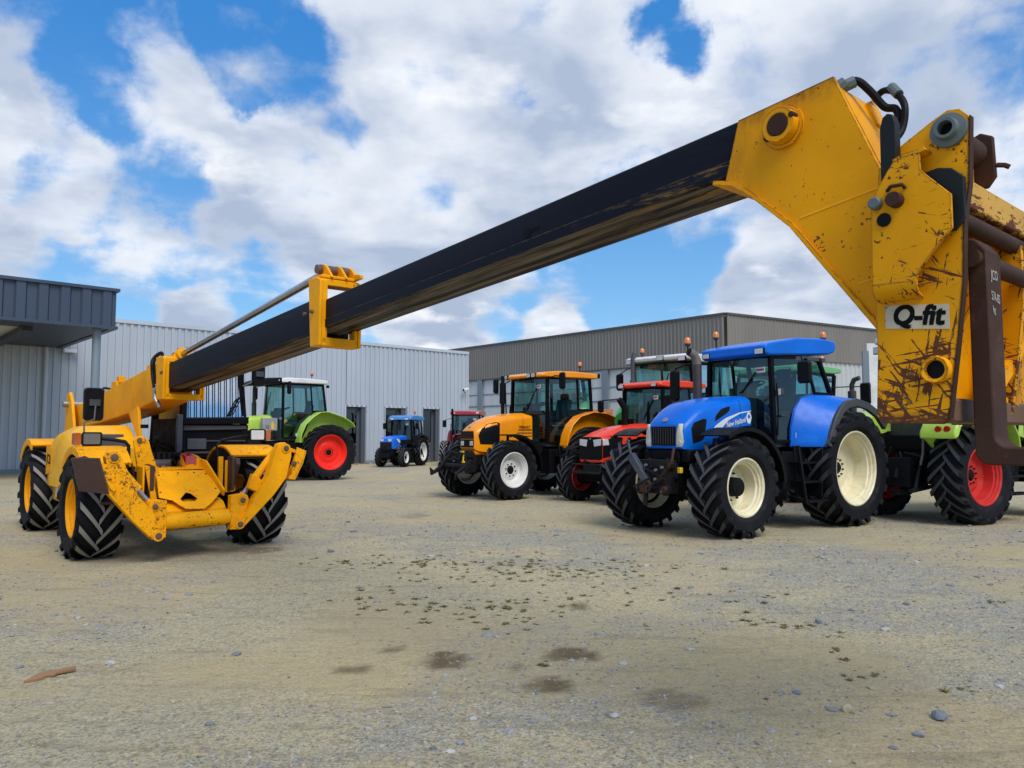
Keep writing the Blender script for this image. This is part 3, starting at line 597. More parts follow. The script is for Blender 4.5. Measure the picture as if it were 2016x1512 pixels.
b = MB(); b.add([wall_pt(-14, WH - .15), wall_pt(TEND, WH - .15), wall_pt(TEND, WH - .15) + back, wall_pt(-14, WH - .15) + back], [(0, 1, 2, 3)]); bw(b, 'roof', wtrim, smooth=0)
def wbox(b, t0, t1, z0, z1, o0, o1):
    vs = [wall_pt(a, z, o) for a in (t0, t1) for z in (z0, z1) for o in (o0, o1)]
    b.add(vs, [(0, 1, 3, 2), (4, 6, 7, 5), (0, 4, 5, 1), (2, 3, 7, 6), (0, 2, 6, 4), (1, 5, 7, 3)])
b = MB(); wbox(b, -14, TEND + .05, WH - .02, WH + .14, -.1, .09); bw(b, 'roof_flashing', wtrim)
b = MB(); wbox(b, TEND - .01, TEND + .045, 0, WH - .02, -.1, .06); bw(b, 'corner_flashing', wtrim)
b = MB(); wbox(b, -14, doors[0][0], 0.0, .16, .036, .06); wbox(b, doors[0][1], doors[1][0], 0.0, .16, .036, .06); wbox(b, doors[1][1], doors[2][0], 0.0, .16, .036, .06); wbox(b, doors[2][1], TEND - .02, 0.0, .16, .036, .06); bw(b, 'base_flashing', wsteel)
for d0, d1 in doors:
    dw = d1 - d0; e = empty('door', gh)
    def pb(b, nm, mt, e=e, **k): return bw(b, nm, mt, parent=e, **k)
    b = MB(); wbox(b, d0 - .09, d0, 0, DH + .1, -.02, .05); wbox(b, d1, d1 + .09, 0, DH + .1, -.02, .05); wbox(b, d0, d1, DH, DH + .1, -.02, .05); pb(b, 'door_trim', wtrim)
    b = MB(); wbox(b, d0, d0 + .07, 0, DH, -.32, -.22); wbox(b, d0 + dw * .66, d0 + dw * .80, 0, DH, -.32, -.22); wbox(b, d0 + .07, d0 + dw * .66, DH - .14, DH, -.32, -.22); wbox(b, d0 + .07, d0 + dw * .66, 0, .14, -.32, -.22); wbox(b, d0 + .07, d0 + dw * .66, .95, 1.07, -.32, -.22); pb(b, 'door_frame', wdoor)
    b = MB(); wbox(b, d0 + dw * .80, d1, 0, DH, -.32, -.02); pb(b, 'side_panel', wdoor)
    b = MB(); wbox(b, d0 + .07, d0 + dw * .66, .14, .95, -.29, -.25); pb(b, 'lower_panel', wdoor)
    b = MB(); wbox(b, d0 + .07, d0 + dw * .66, 1.07, DH - .14, -.28, -.27); pb(b, 'door_glass', M['glassdoor'])
    b = MB(); wbox(b, d0, d1, 0, DH, -.9, -.8); pb(b, 'hallway_shade', shade_in)  # near-black slab: the shade inside the doorway put into its colour
    b = MB(); wbox(b, d0 - .02, d0, 0, DH, -.8, -.02); wbox(b, d1, d1 + .02, 0, DH, -.8, -.02); wbox(b, d0, d1, DH, DH + .02, -.8, -.02); pb(b, 'reveal', wdoor)
# downpipe, flood light and camera on the wall
b = MB(); tp = wall_t(84); b.tube([wall_pt(tp, .0, .12), wall_pt(tp, 5.4, .12)], .085, 14); bw(b, 'downpipe', wtrim)
def wall_fixture(nm, label, cat, px, py, parts):
    tt = wall_t(px); p = wall_pt(tt, 0); z = HCAM + (857 - py) / FPX * p.y; e = thing(nm, label, cat, wall_pt(tt, z)); rz = math.degrees(math.atan2(WD.y, WD.x)); e.rotation_euler = (0, 0, R(rz)); parts(e); return e
def flood(e):
    MB().box((0, -.08, .1), (.05, .16, .05)).build('bracket', M['dgrey'], e)
    MB().prism([(-.28, -.10), (.30, -.06), (.30, .10), (-.28, .16)], -.34, -.14, 'xz').build('lamp_body', M['greyp'], e, bevel=.02)
    MB().box((.02, -.345, .02), (.46, .012, .15)).build('lamp_glass', M['lampglass'], e)
wall_fixture('flood_light', 'pale flood light fixed to the grey wall under the canopy', 'flood light', 128, 692, flood)
def cctv(e):
    MB().box((0, -.04, .0), (.12, .08, .14)).build('bracket', M['white'], e); b = MB(); b.tube([(0, -.04, 0), (-.05, -.25, .02), (-.1, -.3, .02)], .03, 8); b.build('arm', M['white'], e)
    b = MB(); b.tube([(-.02, -.34, .06), (-.40, -.42, .0)], .10, 14); b.build('camera_body', M['white'], e, bevel=.01); b = MB(); b.disc((-.405, -.421, -.001), .075, .02, 'x', 14); b.build('lens', M['black'], e)
wall_fixture('security_camera', 'small white security camera on the end of the grey wall', 'camera', 914, 769, cctv)

# canopy in front of the warehouse
cn = thing('canopy', 'slate blue steel canopy with tall ribbed fascia on a round column', 'canopy', (-13.3, 25.8, 0))
CO = Vector((-13.42, 25.74, 0)); CB, CT = 5.07, 6.45
def can_pt(tt, z, out=0): return CO - WD * tt + WN * out + Vector((0, 0, z))
b = MB(); clad(b, lambda a, z, o: can_pt(a, z, o * 1.4), 0.0, 16, CB + .1, CT - .1, .62, .05, (.10, .15, .40, .46)); clad(b, lambda a, z, o: CO - WN * a + WD * o + Vector((0, 0, z)), 0, 7.8, CB + .1, CT - .1, .62, .05, (.10, .15, .40, .46)); bw(b, 'fascia', wdark, smooth=0, parent=cn)
def cbox(b, t0, t1, z0, z1, o0, o1):
    vs = [can_pt(a, z, o) for a in (t0, t1) for z in (z0, z1) for o in (o0, o1)]; b.add(vs, [(0, 1, 3, 2), (4, 6, 7, 5), (0, 4, 5, 1), (2, 3, 7, 6), (0, 2, 6, 4), (1, 5, 7, 3)])
b = MB(); cbox(b, -.10, 16, CT - .1, CT, -7.8, .12); cbox(b, -.07, 16, CB, CB + .1, -.12, .09); cbox(b, -.07, .14, CB, CB + .1, -7.75, -.12); bw(b, 'trim', wdark, parent=cn)
b = MB(); cbox(b, .2, 2.3, CB + .02, CB + .10, -7.7, -.12); cbox(b, 2.3, 16, CB + .02, CB + .10, -1.6, -.12); bw(b, 'soffit_edge', steel_mat('soffit_dark', (.03, .035, .045)), parent=cn)
b = MB(); cbox(b, 2.3, 16, CB + .06, CB + .14, -7.7, -1.6); bw(b, 'soffit', wwhite, parent=cn)
b = MB(); cbox(b, 2.15, 2.45, CB - .12, CB + .3, -7.7, -1.3); cbox(b, 9, 9.3, CB - .12, CB + .3, -7.7, -1.3); cbox(b, 2.3, 16, CB - .1, CB + .3, -7.75, -7.4); bw(b, 'beam', steel_mat('beam_dark', (.035, .04, .05)), parent=cn)
b = MB(); b.tube([can_pt(2.5, CB + .1, -6.9), can_pt(7.5, CB + .22, -1.6)], .05, 8); bw(b, 'brace', M['black'], parent=cn)
for tt, oo in ((.45, -.4), (13, -.4)):
    p = can_pt(tt, 0, oo); b = MB(); b.tube([p, p + Vector((0, 0, CB + .05))], .135, 20); bw(b, 'column', wsteel, parent=cn)

# ------------------------------------------------------------------ brown warehouse on the right
BO = Vector((13.4, 47.8, 0)); BL = Vector((-.673, .74, 0)).normalized(); BRt = Vector((.863, .505, 0)).normalized(); NL = Vector((-BL.y, BL.x, 0)) * -1; NL = Vector((-.74, -.673, 0)); NR = Vector((.505, -.863, 0))
br = thing('warehouse', 'tall brown grey warehouse with white lower panels and grey columns', 'building', BO)
wbrown = steel_mat('brown_grey_cladding', (0.215, 0.195, 0.172), .5); wpan = steel_mat('white_panel', (0.60, 0.62, 0.62)); wcol = steel_mat('column_grey', (0.20, 0.235, 0.27))
def bl(a, z, o=0): return BO + BL * a + NL * o + Vector((0, 0, z))
def brr(a, z, o=0): return BO + BRt * a + NR * o + Vector((0, 0, z))
b = MB(); clad(b, lambda a, z, o: bl(a, z, o + .15), 0, 42, 6.25, 9.05, .30, .05, (.06, .10, .18, .22)); clad(b, lambda a, z, o: brr(a, z, o + .15), 0, 40, 6.55, 9.05, .30, .035, (.06, .10, .18, .22)); bw(b, 'upper_cladding', wbrown, smooth=0, parent=br)
def gbox(b, P, t0, t1, z0, z1, o0, o1):
    vs = [P(a, z, o) for a in (t0, t1) for z in (z0, z1) for o in (o0, o1)]; b.add(vs, [(0, 1, 3, 2), (4, 6, 7, 5), (0, 4, 5, 1), (2, 3, 7, 6), (0, 2, 6, 4), (1, 5, 7, 3)])
b = MB(); gbox(b, bl, -.1, 42, 9.05, 9.18, -.2, .26); gbox(b, brr, -.1, 40, 9.05, 9.18, -.2, .26); gbox(b, bl, 0, 42, 6.16, 6.25, -.05, .22); bw(b, 'roof_flashing', steel_mat('brown_trim', (.09, .08, .075)), parent=br)
b = MB(); k = 0
while k < 42: gbox(b, bl, k + .015, k + 2.785, 4.0, 6.2, -.1, 0); gbox(b, bl, k + .015, k + 2.785, 0, 3.9, -.1, 0); k += 2.8
bw(b, 'wall_panel', wpan, parent=br, bevel=.01)
b = MB(); gbox(b, bl, 0, 42, 3.9, 4.0, -.12, .05); gbox(b, bl, 0, 42, 4.9, 4.98, .002, .04); bw(b, 'rail', wcol, parent=br)
b = MB(); clad(b, brr, 0, 40, 0, 6.6, .5, .06, (.1, .15, .33, .38)); bw(b, 'ribbed_wall', steel_mat('pale_ribbed', (.50, .51, .50)), smooth=0, parent=br)
for a in (2.8, 9.8, 16.8, 23.8, 30.8, 37.8):
    b = MB(); gbox(b, bl, a - .28, a + .28, 0, 6.2, .002, .22); bw(b, 'column', wcol, parent=br)
b = MB(); b.add([bl(0, 9.0), bl(42, 9.0), bl(42, 9.0) + BRt * 40, brr(40, 9.0)], [(0, 1, 2, 3)]); bw(b, 'roof', wbrown, parent=br, smooth=0)
make_weeds()
# ------------------------------------------------------------------ telehandler (x forward, y left, z up)
T = thing('telehandler', 'yellow telescopic handler with its black boom run out and a rusty fork carriage', 'telehandler', (-4.4365, 10.233, 0), -49.3)
Y_, YW, BK, CH = M['yellow'], M['yellow_worn'], M['black'], M['chassis']
TIRE = dict(lug_n=14, lug_h=.05, lug_mat=M['lugworn'], rim_mat=Y_, lug_w=.44, hub_mat=M['yellow'])
for x, z in ((0, 0), (-3.0, .07)):
    for s in (1, -1):
        wheel(T, (x, s * 1.03, .61 + z), .62, .50, .345, side=s, dish=.5, **TIRE)
def ring_rr(x, y0, y1, z0, z1, r, n=4):
    """rounded rectangle ring in the y-z plane at x"""
    pts = []
    for cyy, czz, a0 in ((y1 - r, z1 - r, 0), (y0 + r, z1 - r, 90), (y0 + r, z0 + r, 180), (y1 - r, z0 + r, 270)):
        for k in range(n + 1):
            a = R(a0 + 90 * k / n); pts.append((x, cyy + r * math.cos(a), czz + r * math.sin(a)))
    return pts
# chassis
b = MB(); b.box((-2.15, -.05, .62), (5.1, .62, .34)); b.box((-2.9, -.05, .95), (3.6, .5, .4)); b.box((-1.4, .1, .80), (2.2, .5, .5)); b.box((0, 0, .6), (.32, 1.6, .26)); b.box((-3, 0, .65), (.32, 1.6, .26))
for k in range(26):
    b.tube([(rng.uniform(-2.2, .2), rng.uniform(-.5, .3), rng.uniform(.8, 1.5)), (rng.uniform(-2.2, .2), rng.uniform(-.5, .3), rng.uniform(.8, 1.3)), (rng.uniform(-1.2, .2), rng.uniform(-.4, .3), rng.uniform(.7, 1.1))], rng.uniform(.012, .03), 6)
b.build('chassis', CH, T)
b = MB(); b.box((-.55, -.02, 1.0), (.5, .62, .06)); b.prism([(-.1, .80), (.38, .78), (.38, 1.02), (.1, 1.2), (-.3, 1.25)], -.44, -.40); b.prism([(-.1, .80), (.38, .78), (.38, 1.02), (.1, 1.2), (-.3, 1.25)], .22, .26)
b.box((-4.5, -.05, .85), (.9, 1.2, .7)); b.tube([(-1.2, -.4, 1.05), (-.6, -.05, 1.22), (-.25, .1, 1.12)], .05, 8)
b.build('frame', Y_, T, bevel=.012)
b = MB(); b.tube([(-.55, -.12, 1.06), (.05, -.12, 1.02)], .035, 10); b.tube([(.12, -.22, 1.1), (.28, -.12, 1.02), (.34, -.1, .98)], .018, 8); b.each('hydraulic_pipe', M['chrome'], T)
# rear boom tower
b = MB(); prof = [(-4.95, 1.1), (-4.95, 2.1), (-4.85, 2.24), (-4.68, 2.26), (-4.5, 2.1), (-4.1, 1.3), (-4.1, 1.1)]; b.prism(prof, -.42, -.37); b.prism(prof, .17, .22); b.each('boom_tower', Y_, T, bevel=.012)
b = MB(); b.disc((-4.75, -.1, 2.05), .06, .8, 'y', 16); b.build('pivot_pin', M['steel'], T)

# boom: axis height over x
te = math.tan(.069); BY = -.10
def bz(x): return 2.2236 + x * te
def bsec(x, w, h, r=.018, dz=0): return ring_rr(x, BY - w / 2, BY + w / 2, bz(x) - h / 2 + dz, bz(x) + h / 2 + dz, r, 3)
b = MB(); rings = []
for x, zt, zb in ((-4.95, 2.0, 1.60), (-2.8, 2.17, 1.70), (-1.0, 2.345, 1.83), (.12, 2.45, 1.965)): rings.append(ring_rr(x, BY - .22, BY + .22, zb, zt, .025, 3))
b.loft(rings); ob = b.build('outer_boom', M['yellow_head'], T, smooth=30)
b = MB(); b.prism([(-.95, 2.02), (-.9, 2.14), (-.80, 2.14), (-.85, 2.02)], -.324, -.3195); b.build('boom_badge', Y_, T)
b = MB(); b.loft([bsec(.0, .375, .325), bsec(4.42, .375, .325)]); b.build('middle_boom', M['boom'], T, smooth=30)
b = MB(); b.loft([bsec(4.0, .325, .255), bsec(8.76, .325, .255)])
b.build('inner_boom', M['boom'], T, smooth=30)
b = MB(); b.loft([[(x, BY - .1625 - o, bz(x) + dz) for o, dz in ((0, -.045), (.006, -.05), (.006, -.115), (0, -.12))] for x in (4.6, 8.72)]); b.build('wear_strip', M['boom'], T)
def collar(nm, x0, x1, w, zt, zb, lip, dy=0):
    b = MB(); c = (zt + zb) / 2; BY = -.10 + dy
    b.prism([(x0, zb(x0) if callable(zb) else zb), (x1, zb), (x1, zt), (x0 + .03, zt)] if False else [(x0 + .05, zb), (x1, zb), (x1 + .02, zt - .03), (x1 - .05, zt), (x0, zt)], BY - w / 2 - .03, BY - w / 2)
    b.prism([(x0 + .05, zb), (x1, zb), (x1 + .02, zt - .03), (x1 - .05, zt), (x0, zt)], BY + w / 2, BY + w / 2 + .03)
    b.box(((x0 + x1) / 2 + .02, BY, zb + lip / 2), (x1 - x0 - .05, w, lip)); b.box(((x0 + x1) / 2, BY, zt - .035), (x1 - x0 - .06, w, .06))
    # front frame
    b.box((x1 - .03, BY - w / 2 + .028, c), (.05, .055, zt - zb - .04)); b.box((x1 - .03, BY + w / 2 - .015, c), (.05, .03, zt - zb - .04))
    return b
c1 = collar('c', .16, .48, .46, 2.505, 1.955, .075); c1.box((.42, BY, 2.46), (.12, .40, .06)); c1.build('boom_collar', Y_, T, bevel=.008)
c2 = collar('c', 4.45, 4.66, .35, 2.86, 2.265, .075, -.025); c2.box((4.53, BY - .02, 2.875), (.2, .34, .03))
c2.build('boom_collar', Y_, T, bevel=.008)
b = MB()   # ram bracket ears
for yy in (-.20, -.06, .05): b.prism([(4.34, 2.87), (4.43, 3.0), (4.48, 3.015), (4.54, 2.99), (4.66, 2.87)], yy - .012, yy + .012)
b.prism([(4.5, 2.87), (4.74, 2.87), (4.74, 2.905), (4.66, 2.925), (4.5, 2.9)], .02, .05); b.build('ram_bracket', Y_, T, bevel=.006)
b = MB(); b.disc((4.46, -.13, 2.965), .045, .20, 'y', 16); b.disc((4.46, -.24, 2.965), .04, .04, 'y', 16); b.disc((4.46, -.02, 2.965), .05, .1, 'y', 16); b.build('ram_pin', M['bolt'], T)
b = MB(); b.tube([(.5, -.13, 2.545), (4.44, -.13, 2.965)], .037, 16); b.build('ram_rod', M['chrome'], T)
b = MB(); b.tube([(-.6, -.13, 2.425), (.45, -.13, 2.54)], .05, 16); b.tube([(.36, -.13, 2.53), (.52, -.13, 2.548)], .078, 18); b.tube([(.2, -.13, 2.50), (.34, -.13, 2.525)], .062, 18); b.box((.3, -.13, 2.5), (.3, .2, .06)); b.build('ram_barrel', Y_, T, bevel=.004)
b = MB()
for yy, s in ((-.335, 0), (-.36, .02)):
    b.tube(cr([(-.45, -.10, 2.55), (-.12, -.22, 2.60), (.0 + s, yy, 2.48), (.04 + s, yy - .01, 2.30), (.10 + s, yy, 2.12)]), .022, 8)
b.tube(cr([(-.4, .05, 2.56), (-.1, .02, 2.62), (.1, -.1, 2.55)]), .05, 10); b.tube(cr([(-3.2, -.2, 2.18), (-3.0, -.25, 2.26), (-2.6, -.22, 2.22)]), .018, 6); b.each('hose', BK, T)
b = MB(); b.tube([(.10, -.34, 2.16), (.12, -.345, 1.98), (.2, -.30, 1.86)], .028, 10); b.tube([(.1, -.36, 2.1), (.2, -.36, 2.08)], .02, 8); b.tube([(.3, -.15, 2.62), (.25, .0, 2.66), (.3, .12, 2.58)], .006, 6); b.each('hose_fitting', M['steel'], T)
b = MB(); b.box((-2.35, -.2, 2.28), (.28, .12, .1)); b.box((-2.25, -.18, 2.36), (.14, .1, .1)); b.tube([(-2.5, -.2, 2.22), (-2.2, -.2, 2.34)], .03, 8); b.build('valve_block', Y_, T, bevel=.008)
b = MB()
for x, z in ((4.42, 2.56), (4.55, 2.565), (.40, 2.29), (.46, 2.30)): b.disc((x, BY - (.245 if x > 3 else .265), z), .017, .02, 'y', 8)
b.each('collar_bolt', M['bolt'], T)
# boom support under the outer boom
b = MB(); b.prism([(-1.15, 1.82), (-.70, 1.90), (-.55, 1.45), (-.5, 1.2), (-.62, 1.2), (-.72, 1.5)], -.34, -.30); b.build('boom_strut', Y_, T, bevel=.006)

# head at the boom end
HEADP = head_paint('boom_head_paint', (0.84, 0.355, 0.001))
HP = [(8.73, 2.94), (9.18, 2.985), (9.365, 2.53), (9.35, 2.0), (9.345, 1.915), (8.985, 2.40), (8.79, 2.585), (8.70, 2.655), (8.655, 2.675), (8.68, 2.76)]
b = MB(); b.prism(HP, -.29, -.268); b.prism(HP, .065, .087); b.each('head_plate', HEADP, T, bevel=.003)
b = MB(); b.prism([(9.20, 2.935), (9.385, 2.49), (9.36, 2.0), (9.33, 2.0), (9.345, 2.49), (9.175, 2.93)], -.268, .065); b.prism([(8.73, 2.925), (9.16, 2.968), (9.16, 2.950), (8.73, 2.907)], -.268, .065); b.each('head_web', HEADP, T)
b = MB(); b.shell([(9.350, 1.918), (8.99, 2.404), (8.795, 2.59), (8.705, 2.66), (8.60, 2.688)], -.303, .10, .02); b.build('head_flange', M['yellow_head'], T, smooth=50)
b = MB(); b.prism([(9.02, 2.425), (9.35, 2.475), (9.35, 2.469), (9.02, 2.419)], -.2925, -.289); b.prism([(9.26, 2.105), (9.345, 2.125), (9.345, 2.119), (9.26, 2.099)], -.2925, -.289); b.each('weld_seam', M['yellow_old'], T)
b = MB(); b.lathe([(.095, -.29), (.095, -.303), (.078, -.305), (.074, -.345), (.05, -.345), (.05, -.33)], 28, 'y', (8.955, 0, 2.835)); b.build('pin_boss', HEADP, T, smooth=40)
b = MB(); b.disc((8.955, -.335, 2.835), .048, .025, 'y', 20); b.disc((8.885, -.30, 2.80), .012, .05, 'y', 8); b.disc((9.02, -.33, 2.86), .014, .04, 'y', 8); b.build('head_pin', M['rust'], T, bevel=.003)
b = MB(); b.box((9.22, -.02, 2.86), (.05, .10, .12), Matrix.Rotation(R(-20), 3, 'Y')); b.tube([(9.19, -.20, 2.93), (9.27, -.1, 2.72)], .012, 6); b.build('head_bracket', HEADP, T, bevel=.004)
b = MB()
b.tube(cr([(9.17, -.22, 2.955), (9.23, -.2, 2.975), (9.27, -.16, 2.93), (9.31, -.12, 2.86), (9.35, -.11, 2.84), (9.365, -.12, 2.79), (9.34, -.13, 2.74)]), .016, 10)
b.tube(cr([(9.24, -.06, 2.93), (9.29, -.07, 2.95), (9.35, -.1, 2.91), (9.395, -.13, 2.83), (9.39, -.15, 2.73), (9.36, -.2, 2.66)]), .014, 10); b.each('head_hose', BK, T)
b = MB(); b.tube([(9.165, -.25, 2.94), (9.20, -.23, 2.965)], .03, 8); b.tube([(9.325, -.08, 2.95), (9.365, -.11, 2.895)], .020, 10); b.tube([(9.19, -.225, 2.955), (9.225, -.20, 2.972)], .026, 8); b.each('hose_coupling', M['patina'], T)

# fork carriage (hitch plates, cross members, cover) and forks
CA = empty('fork_carriage', T); SCR = scratched('scraped_yellow_plate', (0.80, 0.345, 0.002), 1.53, 2.35)
SP = [(9.37, 2.38), (9.38, 2.52), (9.47, 2.59), (9.59, 2.655), (9.63, 2.672), (9.67, 2.665), (9.70, 2.63), (9.69, 2.39), (9.668, 2.25), (9.66, 2.04), (9.63, 1.8), (9.597, 1.56), (9.575, 1.54), (9.37, 1.545), (9.345, 1.57), (9.356, 1.81), (9.352, 2.05)]
b = MB(); b.prism(SP, -.36, -.33); sp_ = b.build('side_plate', SCR, CA, bevel=.003)
b = MB(); b.prism([(9.37, 2.28), (9.66, 2.28), (9.66, 2.04), (9.63, 1.8), (9.597, 1.56), (9.575, 1.54), (9.37, 1.545)], .30, .33); b.build('side_plate', SCR, CA, bevel=.003)
def edge_plate(pts, o): return pts
b = MB(); b.prism([(9.7025, 2.63), (9.7055, 2.63), (9.6955, 2.39), (9.6735, 2.25), (9.6655, 2.04), (9.6355, 1.8), (9.6025, 1.56), (9.598, 1.56), (9.631, 1.8), (9.661, 2.04), (9.669, 2.25), (9.691, 2.39)], -.362, -.328); b.build('plate_edge', M['rust'], CA)
CP = [(9.372, 2.06), (9.376, 2.36), (9.40, 2.42), (9.44, 2.48), (9.465, 2.515), (9.555, 2.525), (9.556, 2.46), (9.575, 2.435), (9.655, 2.345), (9.655, 2.225), (9.58, 2.14), (9.54, 2.09), (9.528, 2.055)]
b = MB(); b.prism(CP, -.425, -.411); SCR2 = scratched('scraped_yellow_cover', (0.80, 0.345, 0.002), 1.30, 2.6, .7); b.build('cover_plate', SCR2, CA, bevel=.002)
b = MB(); b.shell([(9.57, 2.54), (9.555, 2.535), (9.50, 2.532), (9.46, 2.52)], -.425, -.36, .014)
b.loft([[(x, -.425, 2.06), (x, -.424, 2.035), (x, -.41, 2.012), (x, -.36, 2.0), (x, -.36, 2.014), (x, -.404, 2.024), (x, -.411, 2.04), (x, -.411, 2.06)] for x in (9.372, 9.53)]); b.each('cover_fold', SCR2, CA, smooth=50)
b = MB(); b.prism([(9.55, 2.455), (9.60, 2.462), (9.645, 2.45), (9.685, 2.41), (9.682, 2.265), (9.65, 2.225), (9.55, 2.225)], -.385, -.362); b.build('rubber_pad', M['padm'], CA, bevel=.004)
b = MB(); b.prism([(9.405, 2.36), (9.407, 2.66), (9.418, 2.70), (9.436, 2.712), (9.456, 2.702), (9.465, 2.67), (9.465, 2.50), (9.43, 2.36)], -.40, -.385 + .03); b.build('lock_lever', M['padm'], CA, bevel=.004)
b = MB(); b.lathe([(.026, -.36), (.026, -.410), (.036, -.410), (.041, -.385), (.061, -.38), (.061, -.361)], 28, 'y', (9.637, 0, 2.592)); b.build('pivot_ring', M['patina'], CA, smooth=35)
b = MB(); b.disc((9.637, -.365, 2.592), .027, .012, 'y', 20); b.disc((9.425, -.429, 2.30), .026, .008, 'y', 10); b.each('pivot_hole_shade', M['black'], CA)  # flush black discs paint the shade inside the holes
b = MB(); b.disc((9.40, -.44, 2.365), .024, .035, 'y', 14); b.build('grease_pin', M['patina'], CA, bevel=.006)
b = MB(); b.disc((9.472, -.44, 2.362), .028, .05, 'y', 14); b.tube([(9.44, -.43, 2.405), (9.46, -.445, 2.415), (9.50, -.445, 2.412), (9.505, -.43, 2.40)], .008, 6); b.build('lock_pin', M['rust'], CA, bevel=.005)
b = MB(); b.lathe([(.034, -.335), (.034, -.385), (.046, -.39), (.05, -.375), (.052, -.361)], 24, 'y', (9.565, 0, 1.735)); b.build('pin_socket', YW, CA, smooth=35)
b = MB(); b.disc((9.565, -.358, 1.735), .034, .01, 'y', 18); b.build('pin_hole_shade', M['black'], CA)  # black disc painted in for the dark inside of the socket
b = MB(); b.prism([(9.405, 1.873), (9.612, 1.93), (9.612, 2.005), (9.405, 1.935)] if False else [(9.39, 1.902), (9.613, 1.878), (9.613, 1.968), (9.39, 1.990)], -.3628, -.3605); b.build('decal', M['qdecal'], CA)
def q_conf(p): return p
text('decal_lettering', 'Q-fit', .100, M['decalblk'], CA, (9.50, -.3632, 1.934), (1, 0, -.10), (0, 0, 1), bold=.007, shear=.22, depth=.0008, sx=.92)
# cross members running away to the left of the machine
b = MB(); b.prism([(9.56, 2.33), (9.56, 2.44), (9.655, 2.44), (9.655, 2.33)], -.33, 1.7); b.build('top_beam', scratched('scraped_yellow_beam', (.60, .33, .05), 2.26, 2.44, 1.9), CA, bevel=.008)
b = MB(); b.disc((9.625, .7, 2.285), .034, 2.06, 'y', 18); b.build('beam_underside_bar', M['rust'], CA)  # added bar, stands in for the dark underside of the top beam
b = MB(); b.disc((9.60, -.18, 2.60), .05, .32, 'y', 20); b.build('cross_tube', M['rust'], CA)
b = MB(); b.prism([(9.53, 2.52), (9.53, 2.60), (9.56, 2.66), (9.62, 2.685), (9.665, 2.66), (9.67, 2.50), (9.64, 2.46), (9.56, 2.47)], .0, .022); b.build('brown_lug', M['rust'], CA, bevel=.006)
b = MB(); b.prism([(9.52, 2.44), (9.60, 2.44), (9.60, 2.54), (9.52, 2.54)], -.26, -.02); b.build('lug_gusset', YW, CA); b = MB(); b.tube([(9.67, .01, 2.545), (9.695, .02, 2.54), (9.71, .025, 2.53)], .010, 6); b.build('split_pin', M['rust'], CA)
b = MB(); b.prism([(9.44, 1.62), (9.47, 1.62), (9.50, 2.1), (9.52, 2.36), (9.49, 2.36), (9.47, 2.1)], -.33, 1.7); b.build('back_plate', YW, CA)
for yy in (-.05, .10, .25, .42, .60, .80):
    b = MB(); b.prism([(9.50, 2.22), (9.56, 2.30), (9.59, 2.28), (9.565, 2.15), (9.53, 2.02), (9.49, 1.95)], yy, yy + .025); b.build('rib', YW, CA)
b = MB(); b.tube([(9.51, .22, 2.02), (9.56, .23, 1.97), (9.575, .24, 1.86), (9.57, .24, 1.74), (9.54, .26, 1.66)], .016, 8, square=True); b.tube([(9.585, .12, 1.68), (9.585, .34, 1.80), (9.56, .6, 1.93)], .028, 8, square=True); b.tube([(9.55, .2, 1.65), (9.57, .4, 1.60)], .03, 8, square=True); b.build('brace', YW, CA, bevel=.003)
b = MB(); b.disc((9.585, .128, 1.685), .016, .02, 'x', 8); b.build('brace_bolt', M['black'], CA)
b = MB(); b.loft([ring_rr(x, -.33, 1.7, 1.545, 1.635, .03, 4) for x in (9.50, 9.60)]); b.build('bottom_beam', M['rubbed'], CA, bevel=.01)
b = MB(); b.disc((9.665, .75, 2.135), .033, 2.1, 'y', 20); b.build('fork_shaft', M['rust'], CA)
# forks: heel, shank and blade of one bent bar
def fork_profile():
    out = [(9.645, 2.215), (9.645, 1.50)] + [(9.695 - .05 * math.cos(R(a)), 1.445 - .05 * math.sin(R(a))) for a in range(10, 91, 16)] + [(10.5, 1.395), (10.83, 1.425), (10.83, 1.437)]
    inn = [(10.5, 1.452), (9.80, 1.458)] + [(9.755 - .045 * math.sin(R(a)), 1.503 - .045 * math.cos(R(a))) for a in range(10, 91, 16)] + [(9.71, 1.55), (9.708, 2.16), (9.675, 2.205)]
    return out + inn
for yy in (-.265, .62):
    b = MB(); b.prism(fork_profile(), yy, yy + .145); b.build('fork', M['rust'], T, bevel=.006)
text('chalk_writing', 'JCO', .05, M['chalk'], T, (9.7105, -.20, 2.075), (0, 1, 0), (0, 0, 1), depth=.0005, sx=.75); text('chalk_writing', '57A-05', .048, M['chalk'], T, (9.7105, -.195, 1.995), (0, 1, -.1), (0, 0, 1), depth=.0005, sx=.60); text('chalk_writing', 'kg', .036, M['chalk'], T, (9.7105, -.215, 1.95), (0, 1, 0), (0, 0, 1), depth=.0005, sx=.8)

# engine pod on the right
b = MB(); rings = []
for x, y0, zt, zs in ((-2.62, -.98, 1.38, 1.15), (-2.5, -1.08, 1.50, 1.22), (-2.1, -1.12, 1.57, 1.27), (-1.5, -1.12, 1.63, 1.33), (-.95, -1.05, 1.63, 1.33), (-.62, -.95, 1.44, 1.22), (-.50, -.88, 1.32, 1.12)):
    zb = .72 if -2.5 < x < -1.5 else 1.0; zb = .78 if x < -1.4 else 1.08
    yi = -.36; rs = min(.22, zt - zs)
    ring = [(x, y0, zb), (x, y0, (zb + zs) / 2), (x, y0, zs)]
    for k in range(1, 6):
        a = R(90 * k / 5); ring.append((x, y0 + .24 * (1 - math.cos(a)), zs + (zt - zs) * math.sin(a)))
    ring += [(x, yi - .08, zt + .01), (x, yi, zt - .02), (x, yi, zb)]
    rings.append(ring)
b.loft(rings); b.build('engine_pod', M['yellow_old'], T, smooth=40, bevel=.006)
